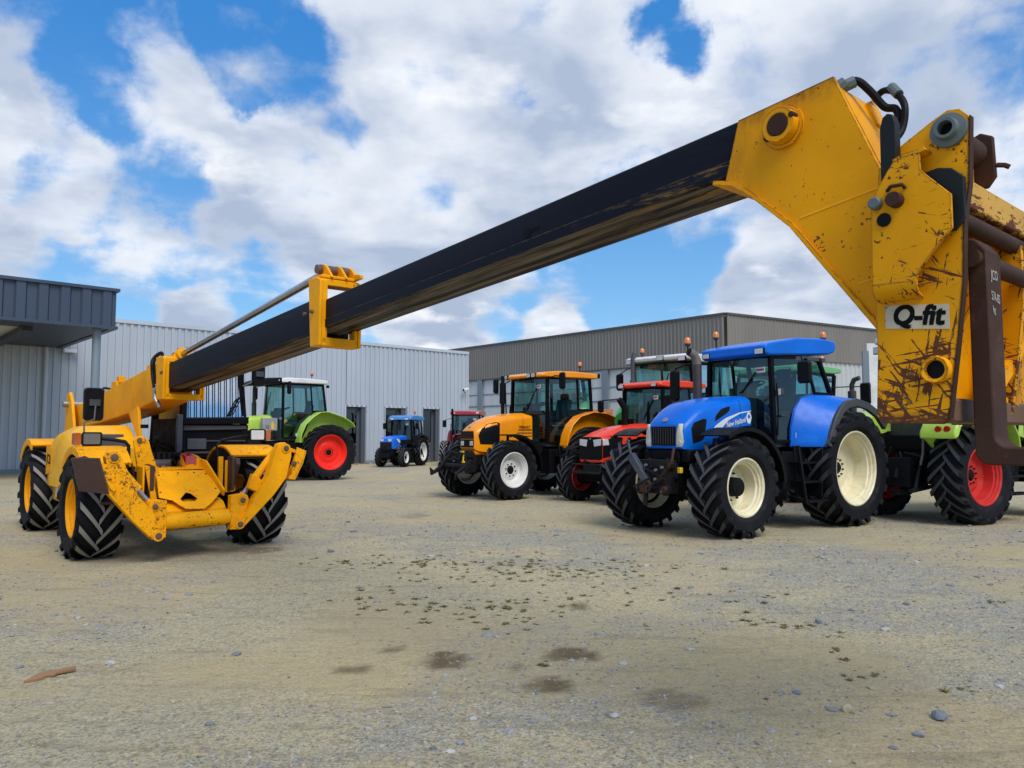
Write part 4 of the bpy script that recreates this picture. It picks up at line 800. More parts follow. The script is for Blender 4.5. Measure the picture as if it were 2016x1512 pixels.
b = MB(); b.prism([(-2.45, -.72), (-1.05, -.66), (-1.0, -.58), (-2.45, -.62)], 1.60, 1.645, 'xy')
for v in range(len(b.v)):
    x, y, z = b.v[v]; b.v[v] = (x, y, float(np.interp(x, [-2.5, -2.1, -1.5, -.95], [1.505, 1.575, 1.635, 1.635])) + (z - 1.635))
b.build('vent_strip', M['brown'], T)
b = MB(); b.prism([(-.72, -.86), (-.52, -.80), (-.52, -.50), (-.72, -.50)], 0, .01, 'xy')
for v in range(len(b.v)):
    x, y, z = b.v[v]; b.v[v] = (x, y, float(np.interp(x, [-.95, -.62, -.5], [1.63, 1.44, 1.32])) + z + .008)
b.build('pod_vent', M['dgrey'], T)
b = MB(); b.prism([(-2.38, 1.37), (-1.93, 1.31), (-1.98, .98), (-2.36, .93)], -1.124, -1.118); b.prism([(-2.35, 1.34), (-1.965, 1.285), (-2.0, 1.01), (-2.33, .965)], -1.127, -1.1235); ob = b.build('badge_panel', M['yellow'], T)
text('badge_lettering', 'JCB', .185, M['decalblk'], T, (-2.16, -1.1285, 1.15), (1, 0, -.10), (0, 0, 1), bold=.006, depth=.001, sx=1.0)
b = MB(); b.prism([(-2.5, .80), (-1.6, .80), (-1.75, .55), (-2.35, .55)], -1.02, -.4); b.build('side_tank', M['yellow_old'], T, bevel=.03); MB().box((-1.95, -1.03, .70), (.16, .03, .16)).build('white_plate', M['white'], T)

# fenders
def fender(x0, s, r=.72, a0=24, a1=150, w0=.70, w1=1.26, th=.035, zc=.61, nm='fender'):
    prof = [(x0 + r * 1.06 * math.cos(R(a)), zc + r * math.sin(R(a)) + .04) for a in range(a0, a1 + 1, 9)]
    b = MB(); b.shell(prof, s * w0, s * w1, th); b.shell([(p[0], p[1] - .0) for p in prof], s * w1 - .012, s * w1 + .012, .10); b.build(nm, M['yellow_worn'] if x0 == 0 else Y_, T, smooth=45, bevel=.008)
    b = MB(); b.shell([(p[0] * 1.0 + (x0 - p[0]) * .06, p[1] - .045) for p in prof], s * (w0 + .02), s * (w1 - .02), .012); b.build('fender_liner', M['brown'], T, smooth=45)
fender(0, -1, a0=46, a1=150, w1=1.24); fender(0, 1, a0=55, a1=150, w0=.55, w1=1.20); fender(-3.0, -1, zc=.70, r=.71, a0=62, a1=150); fender(-3.0, 1, zc=.70, r=.71, a0=62, a1=150)
b = MB(); b.prism([(.38, .76), (.58, .78), (.60, 1.2), (.52, 1.24), (.40, 1.22)], .50, .545); b.prism([(.42, .77), (.62, 1.12), (.60, 1.2), (.40, 1.2)], .545, .60); b.build('fender_bracket', M['brown'], T, bevel=.006)
b = MB(); b.box((.42, .41, .99), (.05, .06, .46)); b.box((.42, .54, .96), (.03, .14, .42)); b.build('post', Y_, T, bevel=.006)
# head lamps on black bars
def lamp(y, z, bar):
    b = MB(); b.tube(bar, .022, 10); b.build('lamp_bar', BK, T, smooth=40)
    e = empty('headlamp', T, (.02, y, z)); s = -1 if y < 0 else 1
    MB().loft([ring_rr(-.08, -.10, .10, -.07, .07, .03), ring_rr(.05, -.115, .115, -.085, .085, .025)]).build('lamp_body', BK, e, smooth=40)
    MB().loft([ring_rr(.051, -.095, .095, -.067, .067, .015), ring_rr(.060, -.09, .09, -.062, .062, .015)]).build('lamp_lens', M['lampdark'] if y < 0 else M['lampglass'], e, smooth=40)
    MB().loft([ring_rr(-.06, s * .16 - .04, s * .16 + .04, -.075, .075, .02), ring_rr(.055, s * .155 - .035, s * .155 + .035, -.075, .075, .02)]).build('indicator', M['amber'], e, smooth=40)
lamp(-1.05, 1.455, [(.02, -.95, 1.46), (.06, -.78, 1.44), (.10, -.68, 1.42), (.13, -.645, 1.37), (.14, -.64, 1.18)])
lamp(1.05, 1.505, [(.02, .97, 1.50), (-.1, .80, 1.47), (-.15, .62, 1.43), (-.12, .55, 1.36), (.0, .53, 1.2)])
# mirrors
def mirror(nm, c, h, w, stalk, tz=0):
    e = empty(nm, T, c, (0, 0, R(tz)))
    MB().loft([ring_rr(-.045, -w * .42, w * .42, -h * .45, h * .45, .05), ring_rr(.0, -w / 2, w / 2, -h / 2, h / 2, .05), ring_rr(.045, -w / 2 * .92, w / 2 * .92, -h / 2 * .95, h / 2 * .95, .05)]).build('mirror_shell', BK, e, smooth=40)
    MB().loft([ring_rr(-.047, -w * .38, w * .38, -h * .41, h * .41, .03), ring_rr(-.052, -w * .38, w * .38, -h * .41, h * .41, .03)]).build('mirror_glass', M['steel'], e)
    b = MB(); b.tube([(.045, 0, .02), (.075, 0, .02)], .04, 10); b.box((.06, 0, .02), (.04, .12, .08)); b.build('mirror_mount', M['dgrey'], e)
    b = MB(); b.tube([Vector(p) - Vector(c) for p in stalk], .011, 8); b.build('mirror_stalk', M['greyiron'], e)
    e.rotation_euler = (0, 0, 0); return e
mirror('mirror', (-.1, -1.01, 1.89), .42, .235, [(-.03, -1.0, 1.91), (-.03, -1.01, 1.70), (-.04, -1.12, 1.66), (-.02, -1.12, 1.48)])
mirror('mirror', (-.86, 1.42, 2.42), .34, .2, [(-.84, 1.42, 2.42), (-.86, 1.3, 2.30), (-.9, 1.2, 2.25)])

# front tub, stabiliser beam and legs
tub = [(-.38, 1.06), (.245, 1.045), (.33, .78), (.25, .71), (.15, .64), (.05, .59), (-.16, .60), (-.215, .64), (-.285, .70), (-.43, .74)]
hole = [(-.19, .715), (-.17, .685), (-.02, .683), (.015, .71), (-.045, .77), (-.10, .785)]
def tx(z): return .35 + (1.06 - z) * 1.15
b = MB()
left = [(-.38, 1.06), (-.09, 1.053), (-.10, .785), (-.19, .715), (-.17, .685), (-.09, .684), (-.06, .594), (-.16, .60), (-.215, .64), (-.285, .70), (-.43, .74)]
right = [(-.09, 1.053), (.245, 1.045), (.33, .78), (.25, .71), (.15, .64), (.05, .59), (-.06, .594), (-.09, .684), (-.02, .683), (.015, .71), (-.045, .77), (-.10, .785)]
for part in (left, right):
    m = len(part); b.add([(tx(z), y, z) for y, z in part] + [(tx(z) - .03, y, z) for y, z in part], [tuple(range(m)), tuple(range(2 * m - 1, m - 1, -1))] + [(k, (k + 1) % m, m + (k + 1) % m, m + k) for k in range(m)])
b.build('front_tub', YW, T, smooth=0)
b = MB(); b.box((.28, .0, .72), (.04, .7, .5)); b.build('tub_back', M['brown'], T)
b = MB(); b.prism([(-.50, 1.02), (-.10, 1.02), (.34, 1.06), (.34, 1.085), (-.50, 1.085)], -.40, .22); b.build('tub_floor', Y_, T)
b = MB(); b.loft([[(.30, .20, 1.19), (.30, .225, 1.19), (.30, .235, 1.03), (.30, .21, 1.03)], [(.40, .22, 1.17), (.40, .245, 1.17), (.42, .26, .96), (.42, .235, .96)], [(.66, .37, .80), (.66, .395, .80), (.62, .40, .72), (.62, .375, .72)]]); b.prism([(-.15, 1.06), (.30, 1.04), (.30, 1.18), (.1, 1.23), (-.1, 1.25)], .195, .22); b.build('tub_side', Y_, T, bevel=.004)
b = MB(); b.loft([[(.02, yy, zz), (.26, yy, zz - .04), (.26, yy, 1.05), (.02, yy, 1.05)] for yy, zz in ((.02, 1.255), (.10, 1.27), (.26, 1.19))]); b.build('arm_bracket', Y_, T, bevel=.014); b = MB(); b.loft([[(.05, yy, zz + .004), (.262, yy, zz - .036), (.268, yy, zz - .14), (.05, yy, zz - .0)] for yy, zz in ((.015, 1.258), (.10, 1.273), (.15, 1.248))]); b.build('red_reflector', M['redlens'], T, bevel=.004)
b = MB(); b.prism([(-.66, 1.44), (-.62, 1.485), (-.55, 1.495), (-.48, 1.43), (-.44, 1.28), (-.35, 1.03), (-.35, .74), (-.53, .74), (-.56, 1.0), (-.61, 1.13)], .36, .41, 'yz'); b.prism([(-.58, 1.14), (-.52, 1.12), (-.42, .70), (-.50, .70)], .60, .63, 'yz'); b.prism([(.36, .72), (.62, .72), (.62, 1.12), (.36, 1.12)], -.60, -.575); b.build('ram_tower', YW, T, bevel=.008)
b = MB(); b.disc((.42, -.595, 1.44), .03, .03, 'x', 14); b.disc((.42, -.41, 1.07), .016, .02, 'x', 10); b.each('tower_pin', M['bolt'], T, bevel=.004)
b = MB(); b.prism([(.36, .70), (.62, .72), (.66, 1.12), (.36, 1.15)], -.52, -.47); b.box((.4, -.75, .70), (.5, .6, .03)); b.build('side_gusset', M['brown'], T)
b = MB(); b.tube([(.90, -.43, .46), (.90, .36, .475)], .102, 24); b.build('stabiliser_tube', scratched('scraped_yellow_tube', (0.80, 0.345, 0.002), .33, .52, .9), T, smooth=40)
b = MB(); b.prism([(.55, .36), (.80, .36), (.80, .58), (.70, .66), (.55, .70)], -.43, .36); b.build('stabiliser_beam', YW, T, bevel=.008)
b = MB(); b.prism([(-.42, .725), (-.42, .285), (-.545, .275), (-.63, .66), (-.60, .72), (-.55, .745)], .88, 1.0, 'yz'); b.build('end_bracket', YW, T, bevel=.008)
b = MB(); b.prism([(.345, .745), (.345, .32), (.475, .315), (.575, .68), (.555, .74), (.50, .765)], .88, 1.0, 'yz'); b.build('end_bracket', YW, T, bevel=.008)
LR = [(-.60, .29), (-.50, .27), (-.46, .33), (-.52, .42), (-.60, .62), (-.76, .80), (-.915, 1.17), (-.96, 1.27), (-1.02, 1.315), (-1.08, 1.31), (-1.12, 1.26), (-1.10, 1.15), (-1.16, 1.07), (-1.10, .86), (-.82, .52)]
LL = [(.36, .33), (.47, .335), (.58, .44), (.87, .73), (1.04, .95), (1.10, 1.22), (1.10, 1.33), (1.01, 1.41), (.93, 1.39), (.88, 1.28), (.80, 1.0), (.74, .89), (.60, .68), (.50, .47)]
for pts in (LR, LL):
    b = MB(); b.prism(pts, .93, 1.075, 'yz'); b.build('stabiliser_leg', YW, T, bevel=.008)
def pins(lst, nm='pin'):
    b = MB()
    for x, y, z, r in lst: b.lathe([(.001, .03), (r * .62, .03), (r * .66, .022), (r, .02), (r * 1.05, 0)], 18, 'x', (x, y, z))
    return b.each(nm, M['bolt'], T, smooth=40)
pins([(1.075, -.53, .325, .038), (1.0, -.555, .66, .034), (1.075, -1.03, 1.25, .042), (1.075, -1.13, 1.08, .034), (1.075, .435, .39, .036), (1.0, .49, .68, .034), (1.075, 1.02, 1.33, .036), (1.10, 1.12, 1.13, .034)], 'stabiliser_pin')
b = MB()
for y, z, r in ((-.53, .325, .062), (-1.03, 1.25, .065), (.435, .39, .06), (1.02, 1.33, .06)): b.lathe([(.001, .012), (r, .012), (r, 0)], 24, 'x', (1.074, y, z))
b.lathe([(.001, .012), (.055, .012), (.055, 0)], 24, 'x', (.999, -.555, .66)); b.lathe([(.001, .012), (.055, .012), (.055, 0)], 24, 'x', (.999, .49, .68)); b.each('pin_boss', YW, T)
for a, c in (((.86, -1.03, 1.25), (.86, -.555, .66)), ((.86, 1.0, 1.33), (.86, .49, .68))):
    a, c = Vector(a), Vector(c); b = MB(); b.tube([a, a.lerp(c, .62)], .052, 14); b.tube([a.lerp(c, .60), a.lerp(c, .66)], .06, 14); b.tube([c.lerp(a, .0), c.lerp(a, .12)], .04, 10); b.build('ram_cylinder', YW, T, smooth=40)
    b = MB(); b.tube([a.lerp(c, .62), c], .03, 12); b.build('ram_rod', M['chrome'], T)
b = MB(); b.prism([(.62, 1.01), (.76, .91), (.68, .77), (.56, .83)], .90, 1.0, 'yz'); b.build('cylinder_guard', YW, T, bevel=.01); b = MB(); b.tube([(1.02, -.83, .82), (1.04, -.76, .90)], .010, 6); b.build('grease_nipple', M['tan'], T)
# feet: folded pads carried at the leg tops
b = MB(); b.prism([(-1.10, 1.10), (-1.06, .90), (-1.10, .83), (-1.31, .87), (-1.395, 1.23), (-1.26, 1.265), (-1.17, 1.22)], .72, .745, 'yz'); b.loft([[(.72, -1.40, 1.24), (.72, -1.385, 1.25), (.72, -1.295, .865), (.72, -1.31, .86)], [(1.12, -1.20, 1.24), (1.12, -1.185, 1.25), (1.12, -1.075, .845), (1.12, -1.09, .84)]]); b.build('stabiliser_foot', M['brown'], T, bevel=.004)
b = MB(); b.prism([(-1.10, 1.17), (-1.05, 1.0), (-1.0, .88), (-1.03, .86), (-1.07, .90), (-1.185, 1.14), (-1.19, 1.2)], 1.055, 1.10, 'yz'); b.build('foot_lug', YW, T, bevel=.004)
b = MB(); b.prism([(1.165, 1.345), (1.285, 1.30), (1.235, 1.14), (1.125, .92), (1.06, .93), (1.06, .96), (1.10, 1.0), (1.13, 1.18)], 1.08, 1.10, 'yz'); b.prism([(1.285, 1.30), (1.235, 1.14), (1.125, .92), (1.145, .91), (1.255, 1.13), (1.30, 1.295)], .80, 1.10, 'yz'); b.prism([(1.165, 1.345), (1.285, 1.30), (1.26, 1.26), (1.16, 1.30)], .80, .825, 'yz'); b.build('stabiliser_foot', YW, T, bevel=.004)

# smaller fittings
b = MB()
for y, z in ((-.36, 1.0), (-.40, .80), (.22, 1.0), (.28, .82), (-.12, 1.02), (.08, 1.02)): b.disc((tx(z) + .004, y, z), .012, .012, 'x', 6)
b.each('tub_bolt', M['bolt'], T)
for pth in ([(-.3, -.5, 1.15), (.1, -.56, 1.0), (.45, -.66, .9), (.85, -.80, .98)], [(-.2, .2, 1.0), (.2, .5, .72), (.6, .58, .78), (.85, .72, .92)], [(-.6, -.30, 1.3), (-.2, -.2, 1.05), (.2, -.28, 1.09)], [(-.6, .1, 1.2), (-.2, .12, 1.15), (.1, .02, 1.10)], [(.5, -.48, .5), (.75, -.50, .42), (.9, -.56, .5)]):
    b = MB(); b.tube(cr(pth), .013, 8); b.build('hydraulic_hose', BK, T)
b = MB(); b.tube([(-.25, -.30, 1.12), (-.25, .18, 1.12)], .06, 14); b.build('valve_bank', M['greyiron'], T)
b = MB()
for k in range(7): b.box((-.30, -.24 + k * .07, 1.2), (.09, .05, .14))
b.each('valve', M['darkiron'], T, bevel=.008)
b = MB(); b.disc((-.33, -.34, 1.62), .05, .05, 'z', 14); b.build('filler_cap', BK, T)
b = MB(); b.prism([(7.28, -.01), (7.36, -.01), (7.36, .01), (7.28, .01)], BY - .1645, BY - .1625)
b.v = [(x, y, bz(x) + z) for x, y, z in b.v]; b.disc((7.25, BY - .1640, bz(7.25) - .005), .032, .004, 'y', 20); b.each('boom_stamp', M['blackm'], T)
b = MB()
for x0_, x1_ in ((4.72, 8.70), (.55, 4.40)):
    hh = .1275 if x0_ > 3 else .1625; b.tube([(x0_, BY - (.1615 if x0_ > 3 else .1865), bz(x0_) - hh + .028), (x1_, BY - (.1615 if x0_ > 3 else .1865), bz(x1_) - hh + .028)], .0045, 6)
b.each('boom_weld', M['boom'], T)
# cab on the left
cab = MB(); x0, x1, yl, yr = -.9, -2.35, 1.28, .32
post = [((x0, yr + .02, 1.05), (x0 - .10, yr + .04, 2.55)), ((x0, yl, 1.05), (x0 - .10, yl - .10, 2.55)), ((x1, yr, 1.1), (x1 + .1, yr + .04, 2.55)), ((x1, yl, 1.1), (x1 + .1, yl - .10, 2.55)), ((-1.62, yl, 1.1), (-1.62, yl - .1, 2.55))]
for a, c in post: cab.tube([a, c], .042, square=True)
cab.tube([(x0 + .02, yr, 1.70), (x0 + .02, yl, 1.72)], .045, square=True); cab.tube([(x0 - .08, yr, 2.53), (x0 - .08, yl - .1, 2.53)], .04, square=True); cab.tube([(x1 + .1, yr, 2.53), (x1 + .1, yl - .1, 2.53)], .04, square=True)
cab.tube([(x0 - .08, yr + .04, 2.53), (x1 + .1, yr + .04, 2.53)], .04, square=True); cab.tube([(x0 - .08, yl - .1, 2.53), (x1 + .1, yl - .1, 2.53)], .04, square=True); cab.build('cab_frame', M['blackm'], T, bevel=.008)
b = MB(); b.box((-1.62, .75, 2.585), (1.6, 1.05, .07)); b.build('cab_roof', Y_, T, bevel=.02)
b = MB(); b.box((x0 - .02, .80, 1.42), (.05, .96, .5)); b.box((-1.6, yl, 1.35), (1.4, .04, .62)); b.box((-1.6, yr, 1.45), (1.4, .04, .6)); b.box((x1, .8, 1.4), (.04, .9, .7)); b.box((-1.6, .8, 1.08), (1.4, .95, .08)); b.build('cab_panel', M['blackm'], T, bevel=.01)
b = MB(); b.box((x0 + .012, .80, 1.62), (.03, .92, .05)); b.box((x0 + .012, .95, 1.42), (.016, .6, .02)); b.box((x0 + .012, .80, 1.25), (.02, .9, .03)); b.tube([(x0 + .03, .33, 1.58), (x0 + .035, 1.2, 1.60)], .012, 6); b.build('panel_trim', M['dgrey'], T)
b = MB(); b.box((x0 + .02, .53, 1.375), (.02, .27, .155)); b.build('plate', M['bluegrey'], T, bevel=.004)
b = MB(); b.loft([[(x0 - .005, yr + .06, 1.75), (x0 - .005, yl - .05, 1.77), (x0 - .012, yl - .05, 1.77), (x0 - .012, yr + .06, 1.75)], [(x0 - .085, yr + .07, 2.5), (x0 - .085, yl - .14, 2.5), (x0 - .092, yl - .14, 2.5), (x0 - .092, yr + .07, 2.5)]]); b.build('windscreen', M['glassclr'], T)
b = MB(); b.box((-1.28, yl - .03, 2.1), (.6, .008, .75)); b.box((-1.98, yl - .03, 2.1), (.6, .008, .75)); b.each('side_window', M['glassclr'], T); b = MB(); b.box((x1 + .06, .78, 2.1), (.008, .85, .75)); b.build('rear_window', M['glassclr'], T)
b = MB(); b.box((-1.6, yr + .03, 2.1), (1.2, .008, .75)); b.each('side_window', M['glassclr'], T)
b = MB()
for k in range(10):
    y = yr + .10 + k * .088; b.tube([(x0 + .045, y, 1.74), (x0 - .045, y - .0 + .01, 2.5)], .0075, 6)
b.tube([(x0 + .05, yr + .03, 1.745), (x0 + .05, yl, 1.765)], .014, 8); b.tube([(x0 - .04, yr + .03, 2.5), (x0 - .04, yl - .1, 2.5)], .014, 8); b.build('window_guard', M['black'], T)
b = MB(); b.tube([(x0 + .03, .98, 1.78), (x0 + .02, 1.12, 2.04), (x0 + .01, 1.2, 2.1)], .011, 6); b.tube([(x0 + .03, 1.03, 1.78), (x0 + .02, 1.14, 2.0), (x0 + .01, 1.2, 2.1)], .008, 6); b.build('wiper', M['black'], T)
b = MB(); b.box((-1.85, .8, 1.42), (.5, .48, .14)); b.box((-2.1, .8, 1.78), (.12, .46, .65), Matrix.Rotation(R(-8), 3, 'Y')); b.build('seat', M['seat'], T, bevel=.04)
b = MB(); b.tube([(-1.1, .8, 1.2), (-1.28, .8, 1.72)], .03, 8); b.lathe([(.17, -.012), (.185, 0), (.17, .012), (.155, 0)], 24, 'z', (-1.3, .8, 1.76), close=True); b.build('steering_wheel', BK, T)
b = MB(); b.box((x0 + .11, .25, 1.35), (.07, .08, .9)); b.build('cab_mount', M['bluegrey'], T, bevel=.01)
# ------------------------------------------------------------------ tractors (x forward from the rear axle, y left, z up)
class Multi(list):
    def build(s, *a, **k): return [b.build(*a, **k) for b in s]
class Hood:
    def __init__(s, secs, n=2.5): s.s = secs; s.n = n
    def par(s, x):
        a = sorted(s.s); xs = [q[0] for q in a]; return [float(np.interp(x, xs, [q[k] for q in a])) for k in (1, 2, 3, 4)]
    def y(s, x, z):
        w, zb, zs, zt = s.par(x)
        if z <= zs: return w
        u = min(.995, (z - zs) / max(1e-4, zt - zs)); return w * (1 - u ** s.n) ** (1 / s.n)
    def ring(s, x):
        w, zb, zs, zt = s.par(x); pts = [(x, w, zb), (x, w, (zb + zs) / 2), (x, w, zs)]
        for k in range(1, 8):
            a = math.pi / 2 * k / 8; pts.append((x, w * math.cos(a) ** (2 / s.n), zs + (zt - zs) * math.sin(a) ** (2 / s.n)))
        return pts + [(x, 0, zt)] + [(a, -b, c) for a, b, c in pts[::-1]]
    def mesh(s): b = MB(); b.loft([s.ring(q[0]) for q in sorted(s.s)]); return b
    def panel(s, poly, off, sides=(1, -1), nx=12, nz=5, th=.004):
        """a decal or vent that lies on the hood side; poly in x-z"""
        xs = [p[0] for p in poly]; x0, x1 = min(xs) + 1e-4, max(xs) - 1e-4; out = Multi()
        for sd in sides:
            rows = []; b = MB()
            for i in range(nx + 1):
                x = x0 + (x1 - x0) * i / nx; zz = []
                for k in range(len(poly)):
                    p, q = poly[k], poly[(k + 1) % len(poly)]
                    if (p[0] - x) * (q[0] - x) <= 0 and abs(p[0] - q[0]) > 1e-9: zz.append(p[1] + (q[1] - p[1]) * (x - p[0]) / (q[0] - p[0]))
                if not zz: zz = [poly[0][1]] * 2
                zl, zh = min(zz), max(zz); rows.append([(x, sd * (s.y(x, zl + (zh - zl) * j / nz) + off), zl + (zh - zl) * j / nz) for j in range(nz + 1)])
            vs = [p for r in rows for p in r]; m = nz + 1; fs = [(i * m + j, (i + 1) * m + j, (i + 1) * m + j + 1, i * m + j + 1) for i in range(nx) for j in range(nz)]; b.add(vs, fs); out.append(b)
        return out
    def conform(s, off, sd=1):
        return lambda p: Vector((p.x, sd * (s.y(p.x, p.z) + off + (abs(p.y) - .45)), p.z))
def qbox(a, r): return a
def beacon(P, c, post=.16, r=.05, h=.10):
    e = empty('beacon', P, c); MB().tube([(0, 0, 0), (0, 0, post)], .012, 8).build('beacon_post', M['black'], e)
    MB().lathe([(.001, post), (r * .7, post), (r * 1.05, post + .03), (r * 1.05, post + .045), (.001, post + .045)], 18, 'z').build('beacon_base', M['dgrey'], e)
    MB().lathe([(r, post + .045), (r * 1.02, post + .045 + h * .5), (r * .85, post + .045 + h * .85), (r * .4, post + .05 + h), (.001, post + .05 + h)], 18, 'z').build('beacon_lens', M['beacon'], e, smooth=50)
def tmirror(P, c, h, w, stalk, tilt=0, yaw=0, mat=None):
    e = empty('mirror', P, c)
    rz = Matrix.Rotation(R(yaw), 4, 'Z') @ Matrix.Rotation(R(tilt), 4, 'X')
    b = MB(); b.loft([ring_rr(-.03, -w * .45, w * .45, -h * .46, h * .46, .03), ring_rr(.0, -w / 2, w / 2, -h / 2, h / 2, .04), ring_rr(.05, -w * .42, w * .42, -h * .44, h * .44, .04)]); b.v = [tuple(rz @ Vector(v)) for v in b.v]; b.build('mirror_shell', mat or M['black'], e, smooth=40)
    b = MB(); b.loft([ring_rr(-.031, -w * .40, w * .40, -h * .42, h * .42, .025), ring_rr(-.034, -w * .40, w * .40, -h * .42, h * .42, .025)]); b.v = [tuple(rz @ Vector(v)) for v in b.v]; b.build('mirror_glass', M['steel'], e)
    b = MB(); b.tube([Vector(p) - Vector(c) for p in stalk], .013, 8); b.build('mirror_arm', M['black'], e)
def worklamp(P, c, w=.15, h=.085, fx=1, mat=None):
    e = empty('work_light', P, c); MB().box((-.03 * fx, 0, 0), (.07, w * 1.1, h * 1.15)).build('lamp_body', M['black'], e, bevel=.008); MB().box((.01 * fx, 0, 0), (.012, w * .92, h * .92)).build('lamp_lens', mat or M['lampglass'], e, bevel=.003)

def tractor(label, x, y, yaw, S, group=None, scale_=1.0):
    P = thing('tractor', label, 'tractor', (x, y, 0), yaw, group); P.scale = (scale_,) * 3
    g = S.get; body = S['body']; wb = g('wb', 2.8); Rr, wr, rr = S['rear']; Rf, wf, rf = S['front']; tr, tf = g('tr', .95), g('tf', .92)
    rim = S['rim']
    for s in (1, -1):
        wheel(P, (0, s * tr, Rr), Rr, wr, rr, rim, s, lug_n=g('nr', 21), lug_h=g('lh', .055), hub='flat', dish=g('dr', .38), lug_mat=g('lug'), hub_mat=g('hub'), bolts=10)
        wheel(P, (wb, s * tf, Rf), Rf, wf, rf, g('rimf', rim), s, lug_n=g('nf', 19), lug_h=g('lhf', .05), hub=g('hubf', 'drum'), dish=g('df', .45), lug_mat=g('lug'), hub_mat=g('hub'), steer=g('steer', 0))
    # chassis, engine, axles
    zb = g('zeng', 1.32); b = MB(); hx = g('hx', 3.5)
    b.box(((1.0 + hx) / 2, 0, (.70 + zb) / 2), (hx - 1.0, .50, zb - .70)); b.box((.55, 0, .95), (1.7, .62, .62)); b.box((0, 0, Rr), (.34, tr * 2 - wr, .34)); b.box((1.25, 0, 1.18), (1.2, 1.1, .22)); b.box((.2, 0, 1.35), (1.0, 1.0, .3))
    for k in range(24):
        xx = rng.uniform(1.3, hx - .1); b.tube([(xx, rng.choice([-1, 1]) * .27, rng.uniform(.75, zb)), (xx + rng.uniform(-.4, .4), rng.choice([-1, 1]) * .30, rng.uniform(.75, zb)), (xx + rng.uniform(-.6, .6), 0, rng.uniform(.7, 1.0))], rng.uniform(.012, .03), 6)
    b.build('chassis', M['chassis'], P)
    b = MB(); b.box((wb, 0, Rf), (.22, tf * 2 - wf, .2)); b.box((wb, 0, Rf + .16), (.4, .4, .3)); b.tube([(wb - .2, tf - .35, Rf - .02), (wb - .2, -tf + .35, Rf - .02)], .03, 8); b.disc((wb, tf - wf * .6, Rf), .16, .2, 'y', 16); b.disc((wb, -tf + wf * .6, Rf), .16, .2, 'y', 16); b.build('front_axle', M['chassis'], P, bevel=.02)
    # hood
    H = Hood(S['hood'], g('hn', 2.5)); H.mesh().build('hood', body, P, smooth=38)
    S['dress'](P, H)
    zt0 = H.par(H.s[0][0] + .35)
    for fx in (.18, .62):
        hx0 = sorted(q[0] for q in H.s)[0]; hx1 = sorted(q[0] for q in H.s)[-1]; sx_ = hx0 + (hx1 - hx0) * fx; w_, zb_, zs_, zt_ = H.par(sx_)
        H.panel([(sx_ - .004, zb_ + .01), (sx_ - .004, zs_ + (zt_ - zs_) * .80), (sx_ + .004, zs_ + (zt_ - zs_) * .80), (sx_ + .004, zb_ + .01)], .0025, nx=2, nz=12).build('hood_seam', M['black'], P) if fx < .5 or g('seams') else None
    # cab
    c = S['cab']; xf, xm, xr, yb, yt, zf, zbelt, zr = c['xf'], c['xm'], c['xr'], c['yb'], c['yt'], c['zf'], c['zbelt'], c['zr']; yfb = c.get('yfb', yb); yft = c.get('yft', yt); bow = c.get('bow', .15); bt = c.get('bowt', bow * .6); lean = c.get('lean', .08); pr = c.get('pr', .032)
    b = MB()
    pf = {}
    for s in (1, -1):
        pf[s] = ((xf, s * yfb, zf), (xf + c.get('xfl', 0), s * yft, zr)); pm = ((xm, s * yb, zbelt - .02), (xm + lean, s * yt, zr)); pp = ((xr, s * (yb - .03), zbelt), (xr + lean * 1.6, s * (yt - .03), zr))
        b.tube(pf[s], pr * 1.15, square=True); b.tube(pm, pr * .7, square=True); b.tube(pp, pr, square=True); b.tube([pf[s][1], pp[1]], pr, square=True)
        b.tube([(xf, s * yfb, zf), (xm + .35, s * yb, zf)], pr * .8, square=True); b.tube([(xm + .35, s * yb, zf), (xm + .22, s * yb, zf + .32), (xm, s * yb, zbelt)], pr * .7, 6); b.tube([(xm, s * yb, zbelt), (xr, s * (yb - .03), zbelt)], pr * .8, square=True)
    b.tube([(xf + c.get('xfl', 0), yft, zr), (xf + c.get('xfl', 0) + bt, 0, zr), (xf + c.get('xfl', 0), -yft, zr)], pr, 6); b.tube([(xr + lean * 1.6, yt, zr), (xr + lean * 1.6, -yt, zr)], pr, square=True); b.tube([(xr, yb, zbelt), (xr, -yb, zbelt)], pr, square=True)
    b.build('cab_frame', M['blackm'], P, bevel=.006)
    gl = g('glass', M['glass'])
    def curve(zz, yy, xx, bw, o=0): return [(xx + bw * (1 - (k / 5 - 1) ** 2) + o, yy * (1 - k / 5), zz) for k in range(11)]
    zw = c.get('zw', zf + .05); b = MB(); lo = curve(zw, yfb - .03, xf, bow); hi = curve(zr - .02, yft - .03, xf + c.get('xfl', 0), bt); n = 11
    b.add(lo + hi, [(i, i + 1, n + i + 1, n + i) for i in range(n - 1)]); b.build('windscreen', gl, P, smooth=60)
    for s in (1, -1):
        b = MB(); p = [(xf - .03, s * yfb, zf + .03), (xf - .03 + c.get('xfl', 0), s * yft, zr - .03), (xm + lean + .02, s * yt, zr - .03), (xm + .02, s * yb, zbelt), (xm + .24, s * yb, zf + .34), (xm + .37, s * yb, zf + .03)]
        b.add(p, [tuple(range(6))]); b.build('door_glass', gl, P)
        b = MB(); b.add([(xm - .02, s * yb, zbelt + .02), (xm + lean - .02, s * yt, zr - .03), (xr + lean * 1.6 + .02, s * (yt - .03), zr - .03), (xr + .03, s * (yb - .03), zbelt + .02)], [(0, 1, 2, 3)]); b.build('side_glass', gl, P)
    b = MB(); b.add([(xr, yb - .06, zbelt + .03), (xr + lean * 1.6, yt - .06, zr - .03), (xr + lean * 1.6, -yt + .06, zr - .03), (xr, -yb + .06, zbelt + .03)], [(0, 1, 2, 3)]); b.build('rear_glass', gl, P)
